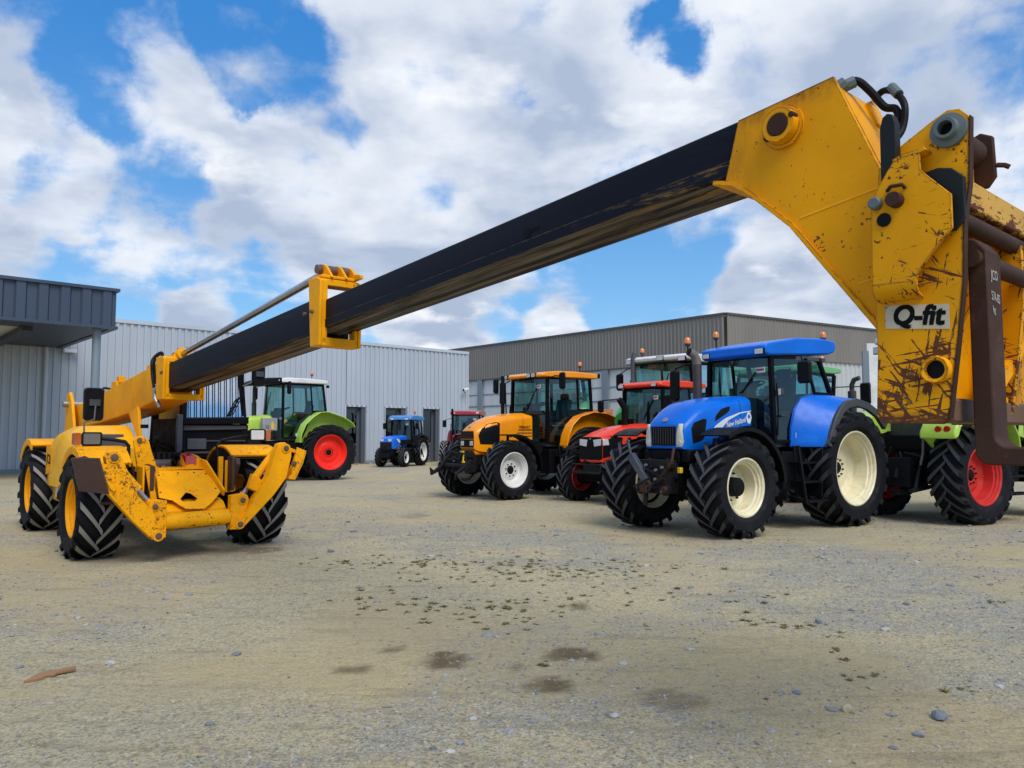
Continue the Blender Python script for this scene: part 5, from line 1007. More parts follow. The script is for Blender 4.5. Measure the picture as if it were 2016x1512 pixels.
    b = MB(); b.box(((xf + xr) / 2 + .1, 0, zf - .05), (xf - xr - .2, 2 * min(yb, yfb + .05) - .1, .08)); b.box((xr + .2, 0, (zf + zbelt) / 2), (.4, 2 * yb - .25, zbelt - zf)); b.build('cab_floor', M['dgrey'], P)
    b = MB(); sx = xr + (xf - xr) * .36; b.box((sx, 0, zf + .45), (.48, .50, .14)); b.box((sx - .25, 0, zf + .82), (.14, .48, .62), Matrix.Rotation(R(-10), 3, 'Y')); b.box((sx - .31, 0, zf + 1.2), (.1, .28, .16)); b.box((sx, 0, zf + .25), (.36, .4, .3)); b.build('seat', g('seat', M['seat']), P, bevel=.04)
    b = MB(); b.box((sx + .05, -.40, zf + .55), (.6, .20, .12)); b.box((xf - .08, 0, zf + .45), (.22, .4, .9)); b.tube([(xf - .2, 0, zf + .5), (xf - .34, 0, zf + .92)], .045, 8); b.box((xf - .16, 0, zf + .93), (.2, .34, .14)); b.build('console', M['dgrey'], P, bevel=.025)
    b = MB(); b.lathe([(.185, -.014), (.20, 0), (.185, .014), (.17, 0)], 24, 'z', (0, 0, 0), close=True); b.box((0, 0, -.005), (.34, .05, .02)); b.box((0, 0, -.005), (.05, .34, .02)); rt = Matrix.Rotation(R(22), 3, 'Y'); b.v = [tuple(rt @ Vector(v) + Vector((xf - .38, 0, zf + .97))) for v in b.v]; b.build('steering_wheel', M['black'], P, smooth=50)
    for s_ in (1, -1):
        b = MB(); yh = yb + (yfb - yb) * .75; b.box((xf - .16, s_ * (yh + .03), zf + .42), (.12, .03, .035)); b.build('door_handle', M['dgrey'], P, bevel=.008)
        b = MB(); b.tube([(xf - .02, s_ * (yfb + .05), zf + .1), (xf + .0, s_ * (yfb + .09), zf + .5), (xf - .01, s_ * (yfb + .06), zf + .95)], .014, 8); b.build('grab_rail', M['black'], P)
    b = MB(); zz = Rf + .1
    for k in range(10): a_ = rng.uniform(1.4, wb + .2); b.tube(cr([(a_, .30, rng.uniform(.8, zb)), (a_ + .15, .36, rng.uniform(.75, zb)), (a_ + .3, .30, rng.uniform(.8, zb))]), rng.uniform(.010, .022), 6)
    b.each('engine_hose', M['greyiron'], P)
    b = MB(); b.disc((1.55, .30, .98), .09, .16, 'y', 16); b.disc((1.95, .29, 1.02), .06, .12, 'y', 14); b.tube([(1.3, .33, .72), (2.2, .33, .72)], .05, 10); b.each('filter', M['greyiron'], P, bevel=.01)
    # roof: side profile swept across, edges rounded
    rp = S['roof']; yw = g('roofw', .86); b = MB(); ys = [(-yw, .86), (-yw + .05, .97), (-yw + .2, 1.0), (0, 1.015), (yw - .2, 1.0), (yw - .05, .97), (yw, .86)]; zmid = sum(p[1] for p in rp) / len(rp); xmid = sum(p[0] for p in rp) / len(rp)
    xa, xb = min(p[0] for p in rp), max(p[0] for p in rp); ywf = g('roofwf', yw); b.loft([[(xmid + (p[0] - xmid) * (1 - (1 - k) * .35), yy * (1 + (ywf / yw - 1) * (p[0] - xa) / (xb - xa)), zmid + (p[1] - zmid) * k) for p in rp] for yy, k in ys]); b.build('roof', S['roofm'], P, smooth=35, bevel=.02)
    b = MB(); b.prism([(xf, yft), (xf, -yft), (xm, -yt), (xr + .1, -yt), (xr + .1, yt), (xm, yt)], zr - .03, zr + .03, 'xy'); b.build('headliner', M['dgrey'], P)
    # fenders over the rear wheels
    fp = S['fender']; f0, f1 = g('fy', (.72, 1.20))
    for s in (1, -1):
        b = MB(); fo = g('fpo')
        if fo: b.loft([[(p[0], s * f0, p[1]), (q[0], s * f1, q[1]), (q[0] - .01, s * f1, q[1] - .03), (p[0] - .01, s * f0, p[1] - .03)] for p, q in zip(fp, fo)])
        else: b.shell(fp, s * f0, s * f1, .03)
        cen = Vector((0, Rr)); vs = []; fs = []
        for p in fp:
            d = (Vector(p) - cen).normalized(); q = cen + d * (Rr * .93); vs += [(p[0], s * (f0 + .0), p[1]), (q.x, s * (f0 + .0), q.y), (p[0], s * (f0 + .025), p[1]), (q.x, s * (f0 + .025), q.y)]
        for i in range(len(fp) - 1): a = 4 * i; fs += [(a, a + 4, a + 5, a + 1), (a + 2, a + 3, a + 7, a + 6)]
        b.add(vs, fs); b.build('fender', body if not g('fmat') else S['fmat'], P, smooth=40, bevel=.015)
        if g('lip'):
            lp = S['lip']; b = MB(); b.shell(lp, s * (f1 - .02), s * (f1 + .05), .13); b.build('fender_lip', M['dgrey'], P, smooth=40, bevel=.01)
    if g('ffend', True):
        for s in (1, -1):
            r2 = Rf + .12; prof = [(wb + r2 * math.cos(R(a)) * 1.05, Rf + r2 * math.sin(R(a)) + .02) for a in range(*g('ffa', (42, 171, 9)))]; b = MB(); b.shell(prof, s * (tf - wf * .46), s * (tf + wf * .5), .022); b.shell(prof, s * (tf + wf * .5 - .012), s * (tf + wf * .5 + .006), .06); b.box((wb - .1, s * (tf - wf * .4), Rf + r2 * .5), (.05, .05, r2)); b.build('front_mudguard', M['black'], P, smooth=45)
    # steps and tank below the door
    b = MB(); zt = zf - .06; xs0, xs1 = xf - .10, xm + .25
    for s in (1, -1):
        for k, zz in enumerate((zt - .28, zt - .58, zt - .88)):
            if zz > .38: b.box(((xs0 + xs1) / 2, s * (yb + .12 + .06 * k), zz), (xs0 - xs1 - .06, .26, .035))
        b.tube([(xs0, s * (yb + .22), zt), (xs0 - .05 * 0, s * (yb + .34), max(.42, zt - .9))], .022, square=True); b.tube([(xs1, s * (yb + .22), zt), (xs1, s * (yb + .34), max(.42, zt - .9))], .022, square=True); b.box(((xs0 + xs1) / 2, s * (yb - .16), zt - .40), (xs0 - xs1 + .25, .36, .6))
    b.build('steps', M['black'], P, bevel=.008)
    for bc in g('beacons', []): beacon(P, bc)
    for m_ in g('mirrors', []): tmirror(P, *m_)
    for l_ in g('lamps', []): worklamp(P, *l_)
    if g('exhaust'):
        ex = S['exhaust']; b = MB(); b.tube(ex['path'], ex['r'], 14); b.build('exhaust', ex.get('mat', M['black']), P, smooth=45)
        if ex.get('tip'): b = MB(); b.tube(ex['tip'], ex['tr'], 14, caps=False); b.build('exhaust_tip', M['exhtip'], P, smooth=50)
    if g('sticker', True):
        b = MB(); b.box((xm + .52, yb + .012, zf + .10), (.14, .004, .09)); b.build('sticker', M['sticker'], P); b = MB(); b.box((xf + .02 + bow * .4, yt * .62, zr - .22), (.004, .22, .09), Matrix.Rotation(R(-14), 3, 'Z')); b.build('sticker', M['decal'], P)
        if g('rsticker'): b = MB(); b.box((xf + .025 + bow * .4, yt * .62, zr - .215), (.004, .17, .03), Matrix.Rotation(R(-14), 3, 'Z')); b.build('sticker_lettering', M['redsticker'], P)
    b = MB(); b.tube([(xf + bow * .8, .1, zbelt), (xf + bow * .75 + c.get('xfl', 0), .38, zr - .25)], .012, 6); b.tube([(xf + bow * .85, .06, zbelt), (xf + bow * .8, .30, zr - .4)], .007, 6); b.build('wiper', M['black'], P)
    # rear linkage
    b = MB(); b.box((-.45, 0, .85), (.5, .5, .5)); b.tube([(-.3, .35, .6), (-.95, .42, .55)], .04, 8); b.tube([(-.3, -.35, .6), (-.95, -.42, .55)], .04, 8); b.tube([(-.5, .36, 1.15), (-.8, .4, .58)], .03, 8); b.tube([(-.5, -.36, 1.15), (-.8, -.4, .58)], .03, 8); b.box((-.6, 0, .5), (.4, .12, .1)); b.tube([(-.6, 0, 1.05), (-.75, 0, .75)], .035, 8)
    for k in range(14): b.tube([(rng.uniform(-.7, -.4), rng.uniform(-.4, .4), rng.uniform(.8, 1.3)), (rng.uniform(-.75, -.4), rng.uniform(-.4, .4), rng.uniform(.6, 1.2))], rng.uniform(.012, .025), 6)
    if g('linkage', True): b.build('rear_linkage', M['darkiron'], P)
    return P
def linkage_front(P, x, z0=.55, z1=1.15):
    b = MB(); b.box((x - .02, 0, z1 - .08), (.2, .62, .12)); b.box((x - .08, 0, .85), (.3, .5, .45)); b.tube([(x, -.10, z1), (x + .10, -.10, .70), (x + .12, -.10, .44)], .028, 8, square=True); b.tube([(x, .28, z1), (x + .08, .10, .72)], .03, 8, square=True); b.tube([(x, -.25, .72), (x + .10, -.27, .64)], .05, square=True); b.tube([(x, .25, .72), (x + .10, .27, .64)], .05, square=True)
    for k in range(16): b.tube([(x + rng.uniform(-.05, .15), rng.uniform(-.3, .35), rng.uniform(.6, 1.1)), (x + rng.uniform(0, .2), rng.uniform(-.3, .35), rng.uniform(.6, 1.1))], rng.uniform(.01, .025), 6)
    b.build('front_linkage', M['darkiron'], P, bevel=.006)
    b = MB()
    for k in range(7): b.disc((x + .12, rng.uniform(-.2, .3), rng.uniform(.62, 1.05)), .022, .04, 'x', 10)
    b.each('hydraulic_coupling', M['steel'], P)

def flat_face(P, H, xe, pts, nm, mat, d0=.0, d1=.012, bevel=.004):
    b = MB(); b.prism(pts, xe + d0, xe + d1, 'yz'); return b.build(nm, mat, P, bevel=bevel)
def mirr(pts): return [(-a, b) for a, b in pts]

# --- big blue tractor
def dress_blue(P, H):
    xe = 3.37
    flat_face(P, H, xe, [(-.25, 1.635), (.25, 1.635), (.235, 1.345), (-.235, 1.345)], 'grille', M['black'])
    b = MB()
    for k in range(9): b.box((xe + .014, -.20 + k * .05, 1.49), (.006, .010, .26))
    b.build('grille_bars', M['dgrey'], P)
    for s in (1, -1):
        e = empty('headlight', P, (0, 0, 0)); b = MB(); rows = []
        for zz, yi, yo in ((1.33, .265, .365), (1.40, .26, .38), (1.50, .265, .375), (1.60, .285, .355), (1.675, .315, .332)):
            rows.append([(xe + .012, s * yi, zz), (xe + .016, s * (yi + yo) / 2, zz), (xe - .004, s * yo, zz), (xe - .06, s * (yo + .01), zz), (xe - .06, s * yi, zz)])
        b.loft(rows); b.build('headlight_lens', M['headcream'], e, smooth=50)
        b = MB(); b.disc((xe + .006, s * .315, 1.395), .04, .03, 'x', 16); b.build('headlight_bulb', M['lampglass'], e)
    b = MB(); b.lathe([(.001, .012), (.045, .012), (.05, .0)], 20, 'x', (0, 0, 0)); rt = Matrix.Rotation(R(-48), 3, 'Y'); b.v = [tuple(rt @ Vector(v) + Vector((3.325, 0, 1.735))) for v in b.v]; b.build('badge', M['steel'], P)
    H.panel([(3.20, 1.37), (3.215, 1.60), (3.17, 1.69), (2.97, 1.755), (2.91, 1.74), (2.96, 1.46), (3.02, 1.42)], .006).build('side_vent', M['black'], P, smooth=50)
    H.panel([(2.72, 1.72), (2.70, 1.80), (2.56, 1.91), (2.38, 1.955), (2.34, 1.945), (2.36, 1.89), (2.45, 1.84), (2.66, 1.74)], .006).build('upper_vent', M['black'], P, smooth=50)
    H.panel([(2.79, 1.475), (2.80, 1.56), (2.70, 1.655), (2.45, 1.775), (2.1, 1.865), (1.80, 1.90), (1.80, 1.888), (2.1, 1.845), (2.38, 1.74), (2.52, 1.64), (2.56, 1.58), (2.74, 1.505)], .004, sides=(1,), nx=24).build('white_swoosh', M['decal'], P, smooth=50)
    cf = H.conform(.006)
    text('model_lettering', 'T7541', .095, M['decalblk'], P, (2.66, .45, 1.575), (-1, 0, .16), (.0, 0, 1), bold=.002, conform=cf, sx=.72, depth=.0005)
    text('maker_lettering', 'New Holland', .115, M['white'], P, (2.20, .45, 1.70), (-1, 0, .20), (.0, 0, 1), bold=.004, shear=.1, conform=cf, sx=.80, depth=.0005)
    H.panel([(1.935, 1.79), (1.90, 1.865), (1.86, 1.88), (1.82, 1.865), (1.79, 1.79), (1.82, 1.70), (1.86, 1.685), (1.91, 1.71)], .005, sides=(1,), nx=8).build('leaf_emblem', M['decal'], P, smooth=50)
    H.panel([(1.90, 1.80), (1.862, 1.85), (1.825, 1.80), (1.862, 1.76)], .008, sides=(1,), nx=6).build('emblem_core', M['blue'], P, smooth=50)
    b = MB(); b.box((3.14, 0, 1.17), (.42, .56, .22)); b.box((3.08, .38, 1.18), (.5, .16, .2)); b.box((3.08, -.38, 1.18), (.5, .16, .2)); b.build('front_support', M['black'], P, bevel=.03)
    linkage_front(P, 3.56); b = MB(); b.box((3.46, .40, .98), (.06, .07, .085)); b.build('yellow_cap', M['toolyellow'], P, bevel=.01)
    for s in (-1,):
        b = MB(); b.prism([(3.72, 1.02), (3.82, 1.0), (4.08, 1.40), (4.0, 1.42)], -.40, -.34) if False else b.tube([(3.66, -.06, .78), (3.72, -.36, 1.20)], .055, square=True); b.tube([(3.72, -.35, 1.18), (3.73, -.41, 1.40)], .022, 8); b.disc((3.73, -.41, 1.40), .035, .03, 'x', 10); b.build('lift_arm', M['bluegrey'], P, bevel=.006)
    b = MB(); b.tube([(3.60, .36, 1.10), (3.50, .32, 1.30)], .022, 8); b.tube([(3.64, .05, .72), (3.60, .36, 1.10)], .028, square=True); b.each('lift_link', M['rust'], P)
    b = MB(); b.disc((3.70, -.02, .76), .06, .05, 'x', 10); b.box((3.70, -.1, .70), (.08, .14, .12)); b.disc((3.70, .30, .70), .05, .06, 'x', 10); b.each('lift_hook', M['rust'], P, bevel=.01)
NHs = dict(body=M['blue'], rim=M['cream'], rear=(.95, .66, .61), front=(.74, .56, .42), wb=2.86, tr=.92, tf=.90, nr=21, nf=19, lh=.06, lhf=.058, dr=.55, df=.50, hx=3.3, lug=M['lugbrown'],
  hood=[(1.80, .44, 1.66, 1.97, 2.15), (2.1, .45, 1.64, 1.92, 2.135), (2.45, .455, 1.58, 1.84, 2.10), (2.75, .455, 1.42, 1.78, 2.05), (2.9, .455, 1.31, 1.74, 2.02), (3.02, .44, 1.285, 1.69, 1.965), (3.12, .43, 1.285, 1.63, 1.90), (3.22, .415, 1.285, 1.56, 1.82), (3.31, .395, 1.29, 1.50, 1.745), (3.355, .38, 1.295, 1.45, 1.69), (3.37, .36, 1.31, 1.42, 1.665)], hn=3.0,
  dress=dress_blue, cab=dict(xf=1.50, xm=.56, xr=.04, yb=.80, yt=.75, yfb=.655, yft=.62, zf=1.40, zbelt=2.20, zr=2.79, bow=.10, lean=.16, zw=1.50),
  roof=[(-.10, 3.02), (-.06, 3.13), (.25, 3.16), (.9, 3.13), (1.55, 3.01), (1.70, 2.96), (1.72, 2.82), (1.62, 2.785), (.1, 2.88), (-.04, 2.92)], roofm=M['blue'], roofw=.84, roofwf=.66,
  fender=[(1.22, 1.34), (1.20, 1.62), (1.10, 1.92), (.92, 2.12), (.70, 2.19), (.15, 2.20), (-.30, 2.12), (-.55, 2.02)], fy=(.74, 1.17), fpo=[(.84, 1.34), (.76, 1.54), (.62, 1.78), (.46, 1.95), (.28, 2.06), (-.02, 2.11), (-.36, 2.06), (-.58, 1.98)], lip=[(.85, 1.335), (.77, 1.55), (.63, 1.79), (.47, 1.96), (.28, 2.07), (-.02, 2.12), (-.38, 2.06), (-.72, 1.92), (-.98, 1.70)],
  beacons=[(-.02, .62, 3.0), (1.2, -.72, 3.05)], mirrors=[((1.37, 1.15, 2.50), .36, .24, [(1.50, .64, 2.76), (1.48, .9, 2.78), (1.42, 1.12, 2.76), (1.39, 1.15, 2.6)]), ((1.7, -1.25, 2.40), .58, .19, [(1.5, -.64, 2.74), (1.62, -1.0, 2.78), (1.7, -1.25, 2.70)])],
  lamps=[((1.72, -.52, 2.86), .14, .08), ((1.72, .56, 2.86), .16, .09)], exhaust=dict(path=[(2.05, -.44, 1.9), (2.05, -.44, 2.70)], r=.075, mat=M['exhaust'], tip=[(2.05, -.44, 2.68), (2.055, -.44, 2.76), (2.11, -.45, 2.86), (2.22, -.47, 2.91)], tr=[.072, .075, .075, .07]),
  ffa=(60, 186, 9), linkage=False, rsticker=True)
big = tractor('big blue tractor with cream wheel rims and blue roof, nearest of the parked row', 5.06, 13.83, 216.1, NHs)
beacon(big, (2.26, -.46, 2.86), .14)
for s_ in (1, -1):
    b = MB(); b.prism([(.80, 1.33), (1.24, 1.33), (1.20, .52), (.90, .52)], s_ * .80, s_ * .84); b.prism([(.84, 1.32), (.88, 1.32), (.94, .52), (.90, .52)], s_ * .84, s_ * 1.12); b.build('step_panel', M['black'], big, bevel=.01)
b = MB(); b.box((1.42, .74, 2.20), (.1, .07, .12)); b.build('side_lamp', M['dgrey'], big, bevel=.02); b = MB(); b.box((1.475, .74, 2.2), (.012, .06, .1)); b.build('side_lamp_lens', M['lampglass'], big)

# --- orange tractor
def dress_orange(P, H):
    xe = 3.18
    flat_face(P, H, xe, [(-.25, 1.60), (.25, 1.60), (.26, 1.42), (-.26, 1.42)], 'grille', M['black']); flat_face(P, H, xe, [(-.26, 1.40), (.26, 1.40), (.25, 1.22), (-.25, 1.22)], 'lamp_panel', M['black'])
    b = MB()
    for y in (.18, -.18): b.box((xe + .016, y, 1.31), (.012, .12, .11))
    b.each('headlight', M['lampglass'], P, bevel=.006)
    b = MB()
    for k in range(5): b.box((xe + .013, 0, 1.445 + k * .033), (.006, .47, .008))
    b.build('grille_bars', M['dgrey'], P)
    b = MB(); b.disc((0, 0, 0), .035, .015, 'x', 4); rt = Matrix.Rotation(R(-50), 3, 'Y'); b.v = [tuple(rt @ Vector(v) + Vector((3.12, 0, 1.70))) for v in b.v]; b.build('badge', M['steel'], P)
    H.panel([(3.08, 1.29), (3.09, 1.50), (3.02, 1.64), (2.84, 1.77), (2.60, 1.825), (2.52, 1.79), (2.52, 1.30), (2.56, 1.28)], .006).build('side_vent', M['black'], P, smooth=50)
    for k, (x0, z) in enumerate(((1.98, 1.62), (2.02, 1.545), (2.06, 1.47))): H.panel([(x0, z), (x0 - .03, z + .028 - .004 * k), (1.52, z + .03 - .004 * k), (1.52, z)], .005, sides=(1,)).build('dark_stripe', M['brown'], P)
    text('maker_lettering', 'RENAULT', .095, M['decalblk'], P, (1.75, .45, 1.70), (-1, 0, 0), (0, 0, 1), bold=.003, conform=H.conform(.006), sx=.85, depth=.0005)
    b = MB(); b.box((2.85, 0, 1.12), (.6, .56, .18)); b.build('front_support', M['orange'], P, bevel=.04)
    linkage_front(P, 3.32, z1=1.12)
    b = MB(); b.prism([(3.3, .95), (3.75, .66), (3.85, .74), (3.82, .55), (3.3, .75)], -.62, -.55); b.prism([(3.3, .95), (3.7, .66), (3.75, .58), (3.3, .75)], .28, .34); b.tube([(3.5, -.6, .8), (3.5, .33, .8)], .045, 8); b.box((3.32, .12, 1.0), (.22, .3, .3)); b.tube([(3.42, -.3, 1.12), (3.62, -.55, .68)], .04, 8); b.box((3.2, -.32, .95), (.3, .2, .3)); b.build('front_lift', M['darkiron'], P, bevel=.01)
    b = MB(); b.tube([(3.46, .24, 1.10), (3.48, .25, .88)], .016, 8); b.box((3.47, .20, 1.12), (.04, .11, .035)); b.box((3.48, .26, .88), (.045, .07, .04)); b.build('yellow_handle', M['toolyellow'], P)
    b = MB(); b.loft([[(1.62, -.36, 2.02), (1.62, .36, 2.02), (1.62, .30, 2.10), (1.62, -.30, 2.10)], [(1.30, -.62, 2.02), (1.30, .62, 2.02), (1.30, .58, 2.12), (1.30, -.58, 2.12)]]); b.build('cowl', M['black'], P)
REs = dict(body=M['orange'], rim=M['rimwhite'], rear=(.86, .5, .56), front=(.695, .46, .40), wb=2.60, tr=.92, tf=.88, nr=20, nf=18, hx=3.1, lh=.05, lhf=.045, df=.36, hubf='flat',
  hood=[(1.50, .43, 1.40, 1.90, 2.07), (2.0, .43, 1.28, 1.86, 2.04), (2.45, .42, 1.12, 1.78, 1.98), (2.75, .385, 1.10, 1.68, 1.89), (2.95, .35, 1.11, 1.58, 1.79), (3.08, .32, 1.13, 1.52, 1.71), (3.15, .295, 1.16, 1.47, 1.66), (3.18, .275, 1.19, 1.44, 1.62)], hn=2.6,
  dress=dress_orange, cab=dict(xf=1.25, xm=.26, xr=-.24, yb=.80, yt=.77, yfb=.70, yft=.67, zf=1.32, zbelt=2.15, zr=2.94, bow=.14, bowt=.12, lean=.02, zw=1.42, xfl=-.04),
  roof=[(-.42, 2.98), (-.42, 3.10), (.3, 3.13), (.9, 3.12), (1.30, 3.08), (1.46, 3.02), (1.46, 2.955), (1.3, 2.95), (.9, 2.95), (-.35, 2.96)], roofm=M['orange'], roofw=.88, roofwf=.74,
  fender=[(1.0, 1.24), (.94, 1.50), (.80, 1.76), (.52, 1.98), (.05, 2.10), (-.45, 2.07), (-.85, 1.95), (-1.02, 1.80)], fy=(.88, 1.16),
  beacons=[(.12, .72, 3.08)], mirrors=[((1.15, 1.16, 2.84), .42, .17, [(1.2, .7, 2.9), (1.2, .95, 2.98), (1.15, 1.14, 2.95)]), ((1.4, -1.15, 2.80), .40, .16, [(1.2, -.7, 2.95), (1.35, -1.0, 3.0), (1.4, -1.15, 2.9)])],
  lamps=[((1.48, .44, 3.0), .13, .10), ((1.48, .26, 3.0), .13, .10), ((1.48, -.66, 3.0), .13, .10)], exhaust=dict(path=[(1.68, -.52, 1.9), (1.68, -.52, 2.30), (1.68, -.52, 2.31), (1.68, -.52, 2.84), (1.68, -.52, 2.85), (1.68, -.52, 3.02)], r=[.05, .05, .085, .085, .05, .05], mat=M['black']), ffa=(78, 180, 9), seat=M['tealseat'], rsticker=True)
ora = tractor('orange tractor with white wheel rims and large dark bonnet vent', 1.39, 20.38, 219.4, REs)
b = MB(); b.box((-.48, .74, 3.05), (.12, .14, .12)); b.build('roof_lamp', M['black'], ora, bevel=.02); b = MB(); b.tube([(1.4, -.72, 2.0), (1.42, -.74, 2.85), (1.3, -.70, 2.93)], .018, 6); b.build('handrail', M['black'], ora)

# --- bright red tractor
def dress_red(P, H):
    xe = 2.66
    H.panel([(2.02, 1.45), (2.08, 1.24), (2.24, 1.08), (2.655, 1.0), (2.655, 1.45), (2.45, 1.495)], .006, nx=16).build('side_mask', M['black'], P, smooth=50)
    flat_face(P, H, xe, [(-.30, 1.462), (.30, 1.462), (.338, 1.40), (.345, 1.0), (.30, .965), (-.30, .965), (-.345, 1.0), (-.338, 1.40)], 'grille', M['black'], d1=.018)
    for s in (1, -1):
        b = MB(); b.prism([(s * .09, 1.40), (s * .32, 1.42), (s * .325, 1.28), (s * .12, 1.25)], xe + .016, xe + .028, 'yz'); b.build('headlight', M['lampglass'], P, bevel=.006)
        H.panel([(2.47, 1.29), (2.50, 1.42), (2.655, 1.42), (2.655, 1.28)], .009, sides=(s,)).build('headlight', M['lampglass'], P, smooth=50)
    b = MB(); b.disc((xe + .022, 0, 1.425), .022, .012, 'x', 12); b.build('badge', M['steel'], P)
    text('model_lettering', 'M8540', .075, M['decal'], P, (1.75, .45, 1.55), (-1, 0, .05), (0, 0, 1), bold=.003, conform=H.conform(.006), sx=.9, depth=.0005)
    b = MB(); b.loft([[(x, s * w, z) for s, z in ((-1, z0), (1, z0), (1, z1), (-1, z1))] for x, w, z0, z1 in ((1.9, .36, .92, 1.06), (2.3, .37, .88, .98), (2.67, .34, .90, .985))]); b.build('front_bumper', M['red'], P, bevel=.03)
    b = MB(); b.tube([(2.82, -.42, .86), (2.82, .42, .86)], .02, 8); b.tube([(2.82, -.42, .68), (2.82, .42, .68)], .028, 8); b.tube([(2.5, .3, .7), (2.82, .3, .7)], .03, 8); b.tube([(2.5, -.3, .7), (2.82, -.3, .7)], .03, 8); b.box((2.5, 0, .76), (.3, .5, .2)); b.tube([(2.8, -.42, .86), (2.82, -.42, .68)], .02, 8); b.tube([(2.8, .42, .86), (2.82, .42, .68)], .02, 8); b.build('front_guard', M['darkiron'], P)
    b = MB(); b.tube([(1.3, -.5, 1.75), (1.25, -.62, 1.2)], .02, 6); b.build('rail', M['black'], P)
KUs = dict(body=M['red'], rim=M['dullred'], rear=(.74, .44, .48), front=(.56, .36, .33), wb=2.30, tr=.80, tf=.76, nr=19, nf=17, hx=2.5, zeng=1.1, lh=.045, lhf=.04, df=.25,
  hood=[(1.0, .36, 1.12, 1.60, 1.78), (1.4, .365, 1.10, 1.58, 1.755), (1.8, .37, 1.06, 1.55, 1.72), (2.1, .37, .98, 1.50, 1.67), (2.4, .365, .96, 1.43, 1.585), (2.58, .355, .96, 1.40, 1.51), (2.66, .345, .97, 1.37, 1.47)], hn=2.6,
  dress=dress_red, cab=dict(xf=.86, xm=-.05, xr=-.45, yb=.72, yt=.68, yfb=.60, yft=.58, zf=1.12, zbelt=1.85, zr=2.60, bow=.14, bowt=.10, lean=.05, zw=1.3),
  roof=[(-.62, 2.66), (-.58, 2.75), (.1, 2.79), (.7, 2.78), (.98, 2.75), (1.06, 2.69), (1.04, 2.63), (.7, 2.61), (-.5, 2.62)], roofm=M['red'], roofw=.78, roofwf=.66,
  fender=[(.86, 1.06), (.78, 1.30), (.58, 1.56), (.3, 1.72), (-.05, 1.76), (-.45, 1.68), (-.78, 1.48)], fy=(.66, 1.02), glass=M['glassd'],
  mirrors=[((1.3, 1.1, 2.25), .32, .16, [(.86, .62, 2.4), (1.1, 1.1, 2.36), (1.3, 1.1, 2.3)]), ((1.25, -1.0, 2.2), .30, .15, [(.86, -.6, 2.4), (1.25, -1.0, 2.34)])],
  lamps=[((1.06, .48, 2.67), .14, .07), ((1.06, -.52, 2.67), .16, .08)], exhaust=dict(path=[(1.55, .02, 1.6), (1.55, .02, 2.12), (1.62, .0, 2.24), (1.70, -.03, 2.34)], r=[.075, .075, .075, .06], mat=M['black']), ffa=(60, 160, 10), rsticker=True)
kub = tractor('small bright red tractor squeezed between the orange and the big blue tractor', 3.77, 18.76, 220.5, KUs)

# --- lime green tractor on the left
def dress_lime(P, H):
    H.panel([(2.6, 1.5), (2.6, 1.9), (3.5, 1.75), (3.5, 1.5)], .005).build('side_vent', M['black'], P)
    flat_face(P, H, 3.8, [(-.3, 1.62), (.3, 1.62), (.3, 1.3), (-.3, 1.3)], 'grille', M['black'])
    b = MB(); b.box((3.4, 0, 1.05), (.6, .5, .3)); b.build('front_support', M['black'], P)
    b = MB(); b.box((1.93, .62, 1.86), (.5, .2, .42)); b.build('side_cover', M['greyp'], P, bevel=.02); b = MB(); b.box((1.85, .725, 1.80), (.09, .01, .2)); b.disc((1.85, .725, 1.92), .03, .012, 'y', 10); b.build('warning_sticker', M['toolyellow'], P)
    b = MB(); b.box((2.02, .725, 1.78), (.12, .01, .1)); b.disc((1.62, .80, 2.05), .05, .05, 'y', 12); b.build('tank_cap', M['steel'], P); b = MB(); b.tube([(1.5, .8, 1.9), (1.45, .84, 2.02), (1.4, .8, 1.95)], .03, 6); b.build('filter_cap', M['tan'], P)
CLs = dict(body=M['lime'], rim=M['redrim'], rear=(.93, .56, .58), front=(.70, .46, .40), wb=2.75, tr=.93, tf=.90, nr=21, nf=18, hx=3.7, lh=.052, dr=.30,
  hood=[(1.75, .42, 1.62, 2.02, 2.20), (2.4, .43, 1.5, 1.98, 2.14), (3.0, .43, 1.36, 1.86, 2.02), (3.5, .42, 1.3, 1.7, 1.88), (3.72, .40, 1.3, 1.6, 1.76), (3.8, .37, 1.32, 1.55, 1.68)],
  dress=dress_lime, cab=dict(xf=1.55, xm=.52, xr=.03, yb=.82, yt=.76, zf=1.42, zbelt=2.30, zr=3.20, bow=.35, bowt=.25, lean=.06, zw=1.7, xfl=-.02),
  roof=[(-.04, 3.26), (-.02, 3.36), (.6, 3.41), (1.4, 3.41), (1.75, 3.37), (1.80, 3.28), (1.6, 3.235), (.0, 3.235)], roofm=M['white'], roofw=.87,
  fender=[(1.10, 1.26), (1.06, 1.55), (.92, 1.86), (.66, 2.12), (.40, 2.28), (.12, 2.30), (-.45, 2.13), (-.80, 1.92), (-.88, 1.78)], fy=(.76, 1.22),
  beacons=[(.55, .78, 3.34)], mirrors=[((1.5, 1.22, 3.05), .42, .19, [(1.55, .78, 3.2), (1.55, 1.0, 3.24), (1.5, 1.22, 3.2)]), ((1.7, -1.3, 2.95), .42, .19, [(1.55, -.78, 3.2), (1.7, -1.0, 3.22), (1.7, -1.3, 3.1)])],
  lamps=[((-.06, .78, 3.16), .10, .08, -1)], exhaust=dict(path=[(2.0, -.6, 1.7), (2.0, -.62, 2.6), (2.0, -.62, 2.62), (2.0, -.62, 3.1), (1.95, -.62, 3.25)], r=[.08, .08, .06, .06, .055], mat=M['dgrey']), ffa=(60, 180, 10))
lim = tractor('lime green tractor with white roof and bright red rims by the grey wall', -6.81, 26.8, 218.0, CLs)
